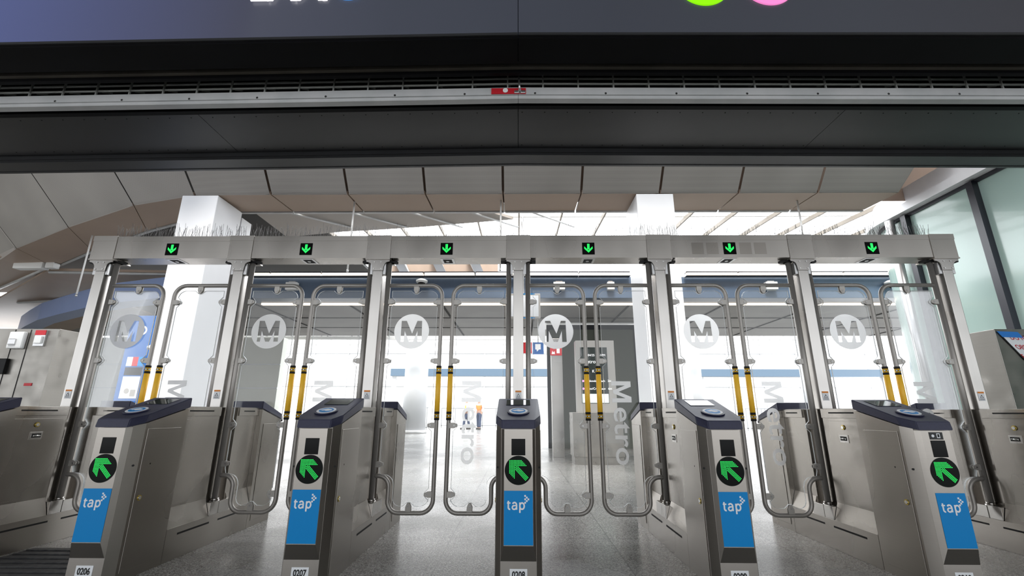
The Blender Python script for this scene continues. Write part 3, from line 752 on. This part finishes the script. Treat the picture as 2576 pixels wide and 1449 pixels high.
# ------------------------------------------------------------------ swing doors
def arcp(cx, cz, r, a0, a1, n=8): return [(cx+r*math.cos(a0+(a1-a0)*i/n), cz+r*math.sin(a0+(a1-a0)*i/n)) for i in range(n+1)]
XF = .47
HZ = [1.84,1.343,.838,.548]; FZ = [1.835,1.343,.838,.335]
def rclosed(path):      # path corners [(x,z,r)]
    out = []; n = len(path)
    for i in range(n):
        x,z,r = path[i]; p = Vector((x,z))
        if r <= 0: out.append((x,z)); continue
        a = (Vector(path[i-1][:2])-p).normalized()*r; c = (Vector(path[(i+1)%n][:2])-p).normalized()*r
        for k_ in range(7):
            t_ = k_/6; q = (p+a)*(1-t_)**2 + p*2*t_*(1-t_) + (p+c)*t_**2; out.append((q.x,q.y))
    return out
def make_door(side):
    t = thing('swing_gate_door', 'door', 'gate door', (0,0,0), 'clear swing gate doors')
    S = 1 if side == 'L' else -1
    X = lambda x: S*x
    path = [(0,1.985)] + arcp(XF-.095,1.985-.095,.095,PI/2,0) + arcp(XF-.095,.205+.095,.095,0,-PI/2) + arcp(.125+.085,.205+.085,.085,-PI/2,-PI) + arcp(.125-.08,.385,.08,0,PI/2)[0:] + [(0,.465)]
    b = MB(); b.tube([(X(x),0,z) for x,z in path], .0165, None, 14); b.cyl((0,0,.30),(0,0,2.2),.0215,None,20)
    fr = b.build('door_frame', 'frame', t)
    # pane outline with notches round the clamps
    x0, x1, zt, zb = .042, XF-.036, 1.938, .252
    out = []
    def notchv(x, z, d, inward):   # going along z direction d
        w, dp = .042, .034
        return [(x, z-d*w), (x+inward*dp*.5, z-d*w*.72), (x+inward*dp, z-d*w*.25), (x+inward*dp, z+d*w*.25), (x+inward*dp*.5, z+d*w*.72), (x, z+d*w)]
    def notchh(x, z, d, inward):
        w, dp = .042, .03
        return [(x-d*w, z), (x-d*w*.72, z+inward*dp*.5), (x-d*w*.25, z+inward*dp), (x+d*w*.25, z+inward*dp), (x+d*w*.72, z+inward*dp*.5), (x+d*w, z)]
    out += [(x0, .515)]
    for z in (.548+.0,): pass
    for z in HZ[::-1]:
        if z > .6: out += notchv(x0, z, 1, 1)
    out += [(x0, zt)] + notchh(.249, zt, 1, -1) + [p for p in arcp(x1-.06, zt-.06, .06, PI/2, 0, 6)]
    for z in FZ: out += notchv(x1, z, -1, -1)
    out += arcp(x1-.06, zb+.06, .06, 0, -PI/2, 6) + notchh(.286, zb, -1, 1)
    out += arcp(.162+.05, zb+.05, .05, -PI/2, -PI, 6) + arcp(.162-.075, .40, .075, 0, PI/2, 6) + [(x0+.01,.478)]
    b = MB(); b.prism([(X(x),-.005,z) for x,z in out], (0,.010,0), 'pane', 'edge', bev=.0022)
    pane = b.build('clear_pane', None, t)
    def clamp(cx, cz, dx, dz):
        b = MB(); w = .021; L = .062
        pts = [(-.0,-w),(L*.55,-w),(L,-w*.42),(L,w*.42),(L*.55,w),(0,w)]
        ax = Vector((dx,dz)); ay = Vector((-dz,dx)); o_ = Vector((cx,cz))
        P3 = [o_+ax*u+ay*v for u,v in pts]
        b.prism([(X(p.x),-.014,p.y) for p in P3], (0,.008,0), 'clamp', bev=.0012)
        b.prism([(X(p.x),.006,p.y) for p in P3], (0,.008,0), 'clamp')
        c = o_+ax*L*.62; b.cyl((X(c.x),-.017,c.y),(X(c.x),.016,c.y),.0085,'frame',14); b.cyl((X(c.x),-.0178,c.y),(X(c.x),-.017,c.y),.0055,'silver',12); b.cyl((X(c.x),-.0182,c.y),(X(c.x),-.0178,c.y),.0032,'slot',6)
        b.build('pane_clamp', None, t)
    for z in HZ: clamp(.010, z, 1, 0)
    for z in FZ: clamp(XF-.008, z, -1, 0)
    clamp(.249, 1.975, 0, -1); clamp(.286, .215, 0, 1)
    b = MB(); b.cyl((X(XF),0,.885),(X(XF),0,1.296),.0205,'yellow',20)
    gp_ = b.build('grip_sleeve', None, t); gp_['label'] = 'yellow grip sleeve with black end bands'
    b = MB()
    for z0 in (.878,.925,1.238,1.285):
        b.cyl((X(XF),0,z0),(X(XF),0,z0+.018),.0212,'slot',20)
    for z0 in (.9105,1.2705):
        for a in (-PI/2-.9,-PI/2+.1,-PI/2+1.1,PI/2):
            b.cyl((X(XF)+.0195*math.cos(a),.0195*math.sin(a),z0),(X(XF)+.0216*math.cos(a),.0216*math.sin(a),z0),.0085,'slot',12)
            b.cyl((X(XF)+.0216*math.cos(a),.0216*math.sin(a),z0),(X(XF)+.0222*math.cos(a),.0222*math.sin(a),z0),.006,'white_ink',12)
    b.build('end_band', None, gp_)
    if side == 'L':
        R_ = .1455
        lo = [(-.088+.176*x, -.088+.176*y) for x,y in M_LOGO]
        shape2d([circ(R_, 64), lo], 'round_logo', 'frost', pane, at(.229,-.0058,1.588), ext=.0002)
    else:
        text('etro', .205, 'lettering', 'frost', pane, (-.300,-.0060,.765), rot=-PI/2, bold=.012, ext=.0002, sx=1.22)
        Mt = Matrix.Translation((-.300,-.0060,1.10)) @ FRONT @ Matrix.Rotation(-PI/2, 4, 'Z')
        w_, h_ = .165, .155
        mm = [(0,0),(0,1),(.26,1),(.5,.36),(.74,1),(1,1),(1,0),(.80,0),(.80,.70),(.57,.08),(.43,.08),(.20,.70),(.20,0)]
        shape2d([[(x*w_-w_/2, y*h_-h_/2+.005) for x,y in mm]], 'lettering', 'frost', pane, Mt, ext=.0002)
    return t
dl = make_door('L'); dr_ = make_door('R')
DL = ['first lane from the left','second lane from the left','third lane, left of the centre cabinet','fourth lane, right of the centre cabinet','fifth lane','sixth and rightmost lane']
for j in range(6):
    i = j-3
    for k_, (proto, x_, txt) in enumerate(((dl, i*P+.082, 'left clear swing door with round M logo, '), (dr_, (i+1)*P-.082, 'right clear swing door with Metro lettering, '))):
        lb = txt + DL[j]
        if j == 0: proto.location = (x_,3.72,0); proto['label'] = lb
        else: copy_tree(proto, (x_,3.72,0), lb)

# ------------------------------------------------------------------ side pylons
t = thing('equipment_pylon', 'worn steel equipment pylon at left edge with strobe alarm and red pull station', 'pylon', (-5.55,5.25,0))
b = MB(); b.box(-.85,.34,-.25,.3,0,1.84,bev=.004); b.build('housing', 'steel_dark', t)
b = MB()
for x_ in (-.16,.02): b.box(x_,x_+.006,-.254,-.248,.05,1.83)
b.build('seam', 'slot', t)
b = MB(); b.box(-.165,.0,-.30,-.25,1.61,1.80,bev=.015); al = b.build('strobe_alarm', 'whiteplastic', t)
b = MB(); b.box(-.145,-.06,-.315,-.29,1.65,1.72,bev=.01); b.build('strobe_lens', 'silver', al)
b = MB(); b.box(.10,.22,-.27,-.25,1.64,1.82,bev=.003); ps = b.build('pull_station', 'silver', t)
b = MB(); b.box(.10,.22,-.275,-.268,1.765,1.82); b.build('red_plate', 'red', ps)
b = MB(); b.box(.12,.20,-.29,-.268,1.67,1.75,bev=.004); b.build('pull_handle', 'whiteplastic', ps)
b = MB(); b.box(-.27,-.12,-.29,-.25,1.33,1.50,bev=.006); b.build('card_reader', 'black', t)
b = MB(); b.box(.115,.20,-.256,-.25,1.205,1.235); b.build('tape_piece', 'red', t)
b = MB(); b.box(-.33,-.27,-.30,-.25,1.15,1.25,bev=.006); b.build('intercom_box', 'black', t)
M['bluetape'] = mat('blue_masking_tape', (.02,.2,.62), .6)
t = thing('equipment_pylon', 'worn steel equipment pylon at right edge carrying a taped paper notice', 'pylon', (5.2,4.8,0))
b = MB(); b.box(-.37,.6,-.2,.3,0,1.77,bev=.004); b.build('housing', 'steel_dark', t)
b = MB(); b.box(-.02,.6,-.203,-.2,1.1,1.6,'steel_dark'); b.build('cover_plate', None, t)
nt_ = thing('paper_notice', 'white paper notice with red capitals taped to the right pylon', 'notice', (5.03,4.595,1.58))
TN = Matrix(((.78,0,-.50,0),(0,1,0,0),(-.03,0,.74,0),(0,0,0,1)))
b = MB(); b.box(-.10,.42,-.004,0,-.17,.17,'black_ink'); b.box(-.085,.42,-.0055,-.004,-.135,.155,'white_ink'); b.bm.transform(TN); b.build('sheet', None, nt_)
for k_, s in enumerate(('DO NOT','OBSTRUCT','FARE GATE')):
    text(s, .085, 'notice_lettering', 'red', nt_, (-.08+.035*k_,-.0065,.10-.095*k_-.0), sx=.85, align='LEFT', tilt=TN, bold=.01)
b = MB(); b.box(-.10,.16,-.008,-.004,.14,.22); b.bm.transform(TN); b.build('tape_strip', 'bluetape', nt_)
t2 = thing('tape_patch', 'torn blue masking tape pieces below the paper notice', 'tape', (5.1,4.592,1.27))
b = MB(); b.prism([(-.09,-.002,.08),(-.03,-.002,.07),(-.03,-.002,.02),(.3,-.002,.02),(.3,-.002,-.05),(-.05,-.002,-.05),(-.05,-.002,-.0),(-.085,-.002,.0)], (0,.002,0)); b.build('tape_strip', 'bluetape', t2)

# floor plate at lower left
b = MB(); b.prism([(-3.4,2.7,.0),(-2.62,2.7,.0),(-2.62,3.52,.0),(-3.42,3.52,.0)], (0,0,.006)); 
M['mat'] = noisy('dark_floor_mat', (.025,.025,.027), (.06,.06,.06), 30, .6)
o = b.build('floor_mat', 'mat', loc=(0,0,.001)); tag(o, 'dark ribbed floor strip between the two leftmost cabinets', 'floor mat')
b = MB()
for k_ in range(9): b.box(-3.4,-2.63,2.74+k_*.088,2.76+k_*.088,.007,.013)
rb = b.build('rib', 'mat', o)

# ------------------------------------------------------------------ bulkhead fittings
LN = ['first','second','third','fourth','fifth','sixth','seventh','eighth']
for k_ in range(8):
    x0 = -6.85 + k_*1.175
    t = thing('linear_light', 'slim lit linear lamp on the slate bulkhead, %s from the left of the long row' % LN[k_], 'light', (x0+.58,9.9,3.99), 'linear lamps on the bulkhead')
    b = MB(); b.box(-.58,.58,-.08,.06,.02,.05); b.box(-.585,.585,-.09,.05,-.062,-.047); b.build('housing', 'darkmull', t)
    b = MB(); b.box(-.565,.565,-.1,.04,-.045,.018,bev=.01); b.build('diffuser', 'lamp', t)
for k_ in range(5):
    x0 = 3.8 + k_*1.175
    t = thing('linear_light', 'slim lit linear lamp right of the right white column, %s from that column' % LN[k_], 'light', (x0+.58,9.9,3.99), 'linear lamps right of the column')
    b = MB(); b.box(-.58,.58,-.08,.06,.02,.05); b.box(-.585,.585,-.09,.05,-.062,-.047); b.build('housing', 'darkmull', t)
    b = MB(); b.box(-.565,.565,-.1,.04,-.045,.018,bev=.01); b.build('diffuser', 'lamp', t)
b = MB(); b.box(-6.2,12,10.52,10.6,3.43,3.47); o = b.build('strip_light', 'lamp'); tag(o, 'continuous thin lit strip under the slate bulkhead', 'light')
def dome_cam(loc, label, y_arm=.09):
    t = thing('dome_camera', label, 'security camera', loc, None)
    b = MB(); b.sphere((0,0,.0),.125,None,(1,1,.5)); b.cyl((0,0,-.02),(0,0,.02),.13,None,24); b.box(-.03,.03,.0,y_arm,-.01,.05); b.build('hood', 'whiteplastic', t)
    b = MB(); b.sphere((0,-.01,-.05),.085,None,(1,1,1)); b.build('lens_dome', 'black', t)
dome_cam((-2.2,9.87,3.82), 'white dome camera on the slate bulkhead above the third lane')
dome_cam((8.38,9.87,3.78), 'white dome camera at the right end of the slate bulkhead')
dome_cam((-5.45,6.75,1.86), 'white dome camera on the left white column behind the round logo')
for x_, lb in ((-5.2,'white wall speaker box on the slate bulkhead over the second lane'),(.93,'white wall speaker box on the slate bulkhead right of the centre post'),(2.1,'small pale sensor box on the bulkhead beside the right white column'),(5.72,'white wall speaker box on the slate bulkhead over the fifth lane')):
    t = thing('wall_speaker', lb, 'speaker', (x_,9.99,3.72))
    w = .08 if x_ == 2.1 else .13
    b = MB(); b.box(-w,w,-.12,0,-.09,.09,bev=.012); b.build('case', 'whiteplastic', t)
    b = MB(); b.box(-w*.6,w*.6,-.08,0,.09,.12); b.build('mount', 'silver', t)
RL = ['thin vertical hanging rod in front of the left brown soffit','thin hanging rod above the second lane','thin hanging rod above the centre post','thin hanging rod above the fifth lane']
for (x_,y_,z0,z1), lb in zip(((-8.44,8.24,3.07,0),(-2.71,6.8,3.1,0),(-.284,6.76,3.1,0),(4.57,6.82,3.1,0)), RL):
    t = thing('hanging_rod', lb, 'rod', (x_,y_,0)); b = MB(); b.cyl((0,0,z0),(0,0,4.30),.014,None,10); b.build('rod', 'whitemetal', t)
    b = MB(); b.cyl((0,0,z0-.02),(0,0,z0+.02),.018,None,10); b.build('end_ferrule', 'silver', t)
# conduit and lamp heads in the gap at left
t = thing('spotlight', 'grey twin spotlight fitting in the gap of the left brown soffit', 'light', (-11.4,10.0,4.18))
b = MB(); b.box(-.45,.25,-.1,.1,-.02,.2,bev=.03); b.build('body', 'whitemetal', t)
b = MB(); b.box(.3,.5,-.08,.08,.0,.14,bev=.02); b.cyl((.2,0,.08),(.35,0,.08),.03); b.build('head', 'whitemetal', t)
t = thing('spotlight', 'pale spotlight body cut by the left edge under the perforated panels', 'light', (-12.6,9.6,4.5))
b = MB(); b.box(-.6,.3,-.1,.1,-.02,.2,bev=.03); b.build('body', 'whitemetal', t)

# ------------------------------------------------------------------ objects beyond the gates
M['totem'] = mat('totem_blue', (.015,.11,.36), .3)
t = thing('information_totem', 'tall blue information totem behind the leftmost lane with a white swirl emblem', 'totem', (-5.95,7.1,0))
b = MB(); b.box(-.24,.20,-.08,.08,0,2.42,bev=.01); bd = b.build('body', 'totem', t)
sw = circ(.075,32); shape2d([sw, circ(.048,32)], 'swirl_emblem', 'white_ink', t, at(-.02,-.082,2.18)); text('e', .10, 'swirl_letter', 'white_ink', t, (-.02,-.083,2.18))
b = MB(); b.box(-.16,-.07,-.084,-.08,1.62,1.76,'white_ink'); b.box(-.07,.02,-.084,-.08,1.62,1.76,'red'); b.box(.02,.11,-.084,-.08,1.62,1.76,'tapblue'); b.build('pictogram_row', None, t)
b = MB(); b.box(-.16,.11,-.084,-.08,1.48,1.6,'black_ink'); b.box(-.16,.11,-.084,-.08,1.13,1.46,'white_ink'); b.box(.0,.08,-.086,-.084,1.16,1.26,'clamp'); b.cyl((-.06,-.086,1.24),(-.06,-.084,1.24),.04,'clamp',20); b.build('poster', None, t)

def meshwall_mat():
    m = bpy.data.materials.new('expanded_mesh'); m.use_nodes = True; nt = m.node_tree; n = nt.nodes; l = nt.links; b = n['Principled BSDF']
    b.inputs['Base Color'].default_value = (.10,.11,.09,1); b.inputs['Roughness'].default_value = .5
    t = n.new('ShaderNodeTexCoord'); mp = n.new('ShaderNodeMapping'); mp.inputs['Rotation'].default_value = (0, PI/4, 0); l.new(t.outputs['Object'], mp.inputs[0])
    ck = n.new('ShaderNodeTexVoronoi'); ck.inputs['Scale'].default_value = 17; ck.inputs['Randomness'].default_value = 0; l.new(mp.outputs[0], ck.inputs['Vector'])
    lt = n.new('ShaderNodeMath'); lt.operation = 'GREATER_THAN'; lt.inputs[1].default_value = .42; l.new(ck.outputs[0], lt.inputs[0]); l.new(lt.outputs[0], b.inputs['Alpha'])
    return m
M['meshwall'] = meshwall_mat()
t = thing('lift_enclosure', 'lift enclosure clad in diamond metal mesh behind the fourth lane', 'lift enclosure', (2.15,13.2,0))
b = MB(); b.box(-1.3,1.25,-.03,.0,0,3.3); b.build('mesh_screen', 'meshwall', t)
b = MB(); 
for x_ in (-1.32,.08,1.22): b.box(x_,x_+.08,-.05,.05,0,3.36)
b.box(-1.32,1.3,-.05,.05,3.3,3.44)
b.build('steel_frame', 'darkmull', t)
M['darkglass'] = mat('smoky_glass', (.40,.45,.38), .15)
b = MB(); b.box(-1.28,1.25,.5,.6,0,3.3); b.build('inner_wall', 'darkglass', t)
b = MB(); b.box(-1.4,1.4,-.2,.9,3.47,3.49); b.build('roof_cap', 'silver', t)
# stainless post with extinguisher sign
t = thing('sign_post', 'square stainless post with red fire extinguisher sign behind the fourth lane', 'post', (.89,10.62,0))
b = MB(); b.box(-.13,.13,-.08,.08,0,2.62,bev=.004); b.build('shaft', 'steel_post', t)
b = MB(); b.box(-.15,.12,-.1,-.085,2.22,2.5,'red'); sgn = b.build('extinguisher_sign', None, t); sgn['label'] = 'red fire extinguisher sign'
b = MB(); b.box(.0,.07,-.104,-.1,2.27,2.42,'white_ink'); b.box(.015,.05,-.104,-.1,2.43,2.45,'white_ink'); b.prism([(-.12,-.104,2.25),(-.04,-.104,2.25),(-.05,-.104,2.32),(-.08,-.104,2.29),(-.10,-.104,2.33)], (0,.004,0), 'white_ink'); b.tube([(.02,-.102,2.44),(-.03,-.102,2.42),(-.06,-.102,2.36)], .008, 'white_ink', 6); b.build('extinguisher_symbol', None, sgn)
t = thing('hanging_sign', 'small blue and red square pictogram signs beside the centre gantry post', 'sign', (.47,10.7,2.42))
b = MB(); b.box(-.13,.13,-.01,.01,-.15,.13,'totem'); b.box(-.36,-.15,-.01,.01,-.13,.13,'red'); b.build('sign_plate', None, t)
b = MB(); b.box(-.07,.06,-.014,-.01,-.04,.09,'white_ink'); b.prism([(-.04,-.014,-.04),(.02,-.014,-.04),(-.03,-.014,-.09)], (0,.004,0), 'white_ink'); b.build('speech_symbol', None, t)
b = MB(); b.tube([(-.24,0,.12),(-.24,0,1.05)], .01); b.tube([(0,0,.12),(0,0,1.05)], .01); b.build('suspension_rod', 'silver', t)
t = thing('hanging_display', 'grey hanging direction sign with blue edges behind the centre gantry post', 'sign', (.10,9.42,3.12))
b = MB(); b.box(-.37,.37,-.05,.05,-.26,.28,'clamp',bev=.01); b.box(-.05,.25,-.053,-.05,-.26,-.24,'tapblue'); b.box(-.05,.25,-.053,-.05,.26,.28,'tapblue'); b.build('sign_board', None, t)
b = MB(); b.box(-.33,.33,-.054,-.051,-.22,.24); b.build('sign_face', 'white_ink', t)
b = MB(); b.cyl((0,0,.28),(0,0,2.1),.03); b.build('hanger', 'silver', t)
# departures kiosk
t = thing('departure_kiosk', 'large steel information kiosk with dark departures screen behind the fourth lane', 'kiosk', (1.52,9.3,0))
b = MB(); b.box(-.48,.48,-.28,.28,.14,.95,bev=.006); b.box(-.46,.46,-.26,.26,0,.14); b.build('cabinet_base', 'steel_dark', t)
b = MB(); b.box(-.36,.42,-.12,.12,.95,2.36,bev=.006); b.build('screen_housing', 'clamp', t)
b = MB(); b.box(-.27,.27,-.126,-.12,1.12,2.22); ks = b.build('departures_screen', 'darkscreen', t)
M['lcd_text'] = mat('lcd_text', (.8,.8,.8), .5, 0, (.9,.9,.9), .7); M['lcd_pale'] = mat('lcd_pale_area', (.6,.7,.65), .4, 0, (.75,.88,.82), .55); M['lcd_pink'] = mat('lcd_pink', (.7,.3,.6), .4, 0, (.7,.3,.65), .6)
text('06/04/25  4:51PM', .06, 'screen_text', 'lcd_text', ks, (.02,-.128,2.06)); text('Metro Rail', .10, 'screen_text', 'lcd_text', ks, (-.22,-.128,1.93), align='LEFT')
text('K', .08, 'screen_text', 'lcd_text', ks, (-.02,-.128,1.74)); text('Redondo Beach   2m', .06, 'screen_text', 'lcd_text', ks, (-.18,-.128,1.55), align='LEFT'); text('Expo/Crenshaw   6m', .06, 'screen_text', 'lcd_text', ks, (-.18,-.128,1.40), align='LEFT')
b = MB(); b.box(-.26,.26,-.128,-.126,1.13,1.30); b.build('notice_area', 'lcd_pale', ks)
b = MB(); 
for z_ in (1.55,1.40): b.cyl((-.23,-.129,z_),(-.23,-.126,z_),.022,None,14)
b.build('line_badge', 'lcd_pink', ks)

# far structures: fascia band, columns, canopy, railings
M['farwhite'] = mat('far_white_facade', (.8,.8,.8), .6)
M['farblue'] = mat('far_fascia_blue', (.09,.15,.22), .5)
o = thing('canopy_fascia', 'dark slate fascia band of the far canopy above the plaza', 'fascia', (8,30.3,0))
b = MB(); b.box(-16.4, 16, -.3, .3, 3.25, 3.72); b.build('fascia_board', 'farblue', o)
for x_ in (-16.2,-4,4,15.8):
    b = MB(); b.box(x_-.12, x_+.12, -.12, .12, 0, 3.25); b.build('support', 'farwhite', o)
def simple(name, label, cat, boxes, m, loc=(0,0,0), part='body', group=None):
    t = thing(name, label, cat, loc, group); b = MB()
    for q in boxes: b.box(*q)
    b.build(part, m, t); return t
M['fargrey'] = noisy('far_concrete', (.42,.43,.44), (.5,.5,.51), 1, .6)
for (x_, y_, w_, lb) in ((-4.9,22,.55,'pale grey far column seen through the third lane'),(12.7,20,.45,'pale grey far column seen through the fifth lane'),(8.2,22,.5,'pale grey far column behind the right white column')):
    t = thing('far_column', lb, 'column', (x_,y_,0)); b = MB(); b.cyl((0,0,0),(0,0,4.0),w_,None,28); b.build('shaft', 'fargrey', t); b = MB(); b.cyl((0,0,0),(0,0,.15),w_+.06,None,28); b.build('base_ring', 'silver', t)
# trusses under the far canopy
for y_, lb, z_ in ((17.5,'nearer white roof truss beyond the grey hall ceiling',3.72),(20.5,'farther white roof truss beyond the grey hall ceiling',3.95)):
    t = thing('roof_truss', lb, 'truss', (0,y_,z_), 'white roof trusses')
    b = MB(); b.box(-16,20,-.06,.06,-.04,.08); b.box(-16,20,-.06,.06,.45,.55); b.build('chord', 'whitemetal', t)
    b = MB(); x_ = -16
    while x_ < 20: b.tube([(x_,0,0),(x_+.6,0,.5)], .025, None, 6); b.tube([(x_+.6,0,.5),(x_+1.2,0,0)], .025, None, 6); x_ += 1.2
    b.build('web_bar', 'alu', t)['kind'] = 'stuff'
# bright facade closing the plaza
wb = bpy.data.objects.new('wall_back', None); C.objects.link(wb); tag(wb, kind='structure')
b = MB(); b.box(-34, 40, 45, 45.9, 0, 13); b.build('facade', 'farwhite', wb)
b = MB()
for z_ in (3.4, 6.6, 9.8): b.box(-34, 40, 44.9, 45, z_, z_+.25)
for k_ in range(22): b.box(-34+k_*3.4, -33.85+k_*3.4, 44.92, 45, 0, 13)
b.build('mullion_grid', 'fargrey', wb)
# far railing
M['railsteel'] = mat('rail_steel', (.45,.46,.47), .3, .8)
for (x0,x1,y_,lb) in ((-8.6,-5.2,27,'stainless picket railing seen left of the two far workers'),(-5.1,.2,31,'low far railing behind the two workers'),(13,19,27,'far railing behind the rightmost lanes')):
    t = thing('railing', lb, 'railing', (0,y_,0)); b = MB(); b.box(x0,x1,-.03,.03,1.18,1.24); b.box(x0,x1,-.02,.02,.1,.14); b.build('rail', 'railsteel', t)
    b = MB(); x_ = x0
    st_ = .22 if y_ == 27 else .9
    while x_ < x1: b.box(x_,x_+.05,-.02,.02,0,1.2); x_ += st_
    b.build('picket', 'railsteel', t)
t = thing('litter_bin', 'low grey cabinet below the railing beside the far column', 'bin', (-6.6,24,0)); b = MB(); b.box(-.45,.45,-.2,.2,0,.85,bev=.02); b.build('body', 'alu', t); b = MB(); b.box(-.46,.46,-.21,.21,.85,.9); b.build('lid', 'darkmull', t)

# ------------------------------------------------------------------ two far workers
M['skin'] = mat('skin', (.35,.2,.14), .6); M['jeans'] = mat('dark_blue_trousers', (.03,.045,.09), .8); M['vest'] = mat('lime_vest', (.65,.8,.05), .7)
M['vestorange'] = mat('orange_vest_panel', (.85,.22,.04), .7); M['shirt'] = mat('pale_shirt', (.7,.7,.7), .8); M['helmet'] = mat('pale_helmet', (.36,.38,.42), .4); M['hair'] = mat('dark_hair', (.02,.015,.012), .8); M['boot'] = mat('work_boot', (.03,.025,.02), .7)
def skin_mesh(name, nodes, edges, m, parent, lv=2):
    me = bpy.data.meshes.new(name); me.from_pydata([n[:3] for n in nodes], edges, []); me.update()
    o = bpy.data.objects.new(name, me); C.objects.link(o)
    md = o.modifiers.new('skin', 'SKIN'); md.use_smooth_shade = True
    for v, n in zip(me.skin_vertices[0].data, nodes): v.radius = (n[3], n[4] if len(n) > 4 else n[3]); v.use_root = False
    me.skin_vertices[0].data[0].use_root = True
    s = o.modifiers.new('sub', 'SUBSURF'); s.levels = lv; s.render_levels = lv
    bpy.context.view_layer.update()
    m2 = bpy.data.meshes.new_from_object(o.evaluated_get(bpy.context.evaluated_depsgraph_get()))
    bpy.data.objects.remove(o); m2.materials.clear(); m2.materials.append(M[m]); m2.name = name
    r = bpy.data.objects.new(name, m2); C.objects.link(r); r.parent = parent; return r
def worker(loc, rz, label, stride, arm_fwd, vest):
    t = thing('person', label, 'person', loc); t.rotation_euler = (0,0,rz)
    s = stride
    nodes = [(0,0,.95,.14,.11),(0,0,1.15,.13,.10),(0,0,1.38,.16,.10),(0,0,1.47,.07),(0,.01,1.56,.06),(0,.02,1.66,.095,.11),(0,.01,1.76,.08,.09),
        (.09,0,.88,.095),(.10,-s*.5,.50,.065),(.10,-s*.9,.09,.05),(.10,-s*.9+.16,.04,.04),
        (-.09,0,.88,.095),(-.10,s*.6,.50,.065),(-.10,s*.7,.09,.05),(-.10,s*.7+.16,.04,.04),
        (.20,0,1.40,.06),(.25,.02,1.14,.045),(.22,.02+arm_fwd,.95,.035),(.21,.05+arm_fwd*1.3,.86,.03),
        (-.20,0,1.40,.06),(-.25,-.02,1.14,.045),(-.22,.05+arm_fwd*.3,.93,.035),(-.21,.08+arm_fwd*.4,.84,.03)]
    ed = [(0,1),(1,2),(2,3),(3,4),(4,5),(5,6),(0,7),(7,8),(8,9),(9,10),(0,11),(11,12),(12,13),(13,14),(2,15),(15,16),(16,17),(17,18),(2,19),(19,20),(20,21),(21,22)]
    skin_mesh('body', nodes, ed, 'skin', t)
    tr = [(0,0,.95,.16,.13),(0,0,1.03,.15,.12)]+[(a,b_,c,r*1.22) for a,b_,c,r in [(.09,0,.88,.095),(.10,-s*.5,.50,.07),(.10,-s*.9,.10,.065),(-.09,0,.88,.095),(-.10,s*.6,.50,.07),(-.10,s*.7,.10,.065)]]
    skin_mesh('trousers', tr, [(0,1),(0,2),(2,3),(3,4),(0,5),(5,6),(6,7)], 'jeans', t)
    skin_mesh('hi_vis_vest', [(0,0,1.0,.165,.13),(0,0,1.2,.16,.125),(0,0,1.38,.19,.12),(.19,0,1.42,.07),(-.19,0,1.42,.07)], [(0,1),(1,2),(2,3),(2,4)], vest, t)
    skin_mesh('sleeves', [(0,0,1.36,.12,.10),(.20,0,1.40,.075),(.25,.02,1.16,.058),(.225,.02+arm_fwd*.8,.99,.048),(-.20,0,1.40,.075),(-.25,-.02,1.16,.058),(-.225,.04+arm_fwd*.2,.97,.048)], [(0,1),(1,2),(2,3),(0,4),(4,5),(5,6)], 'shirt', t)
    b = MB(); b.sphere((0,.02,1.74),.13,'helmet',(1,1.1,.75)); b.cyl((0,.03,1.72),(0,.03,1.73),.15,'helmet',20); b.build('hard_hat', None, t)
    b = MB()
    for sx, yy in ((.10,-s*.9),(-.10,s*.7)): b.box(sx-.055,sx+.055,yy-.07,yy+.2,0,.10,bev=.02)
    b.build('boots', 'boot', t)
    b = MB(); b.sphere((.04,.115,1.68),.014,'hair'); b.sphere((-.04,.115,1.68),.014,'hair'); b.cyl((0,.12,1.65),(0,.145,1.635),.012,'skin',8); b.box(-.03,.03,.11,.122,1.60,1.608,'red'); b.build('face_features', None, t)
    return t
worker((-3.02,27.3,0), math.radians(100), 'person in hi-vis lime vest stooping slightly, left of the pair on the far plaza', .22, .12, 'vest')
worker((-2.28,27.2,0), math.radians(160), 'person in orange and lime hi-vis vest and dark trousers, right of the pair', .14, .2, 'vestorange')
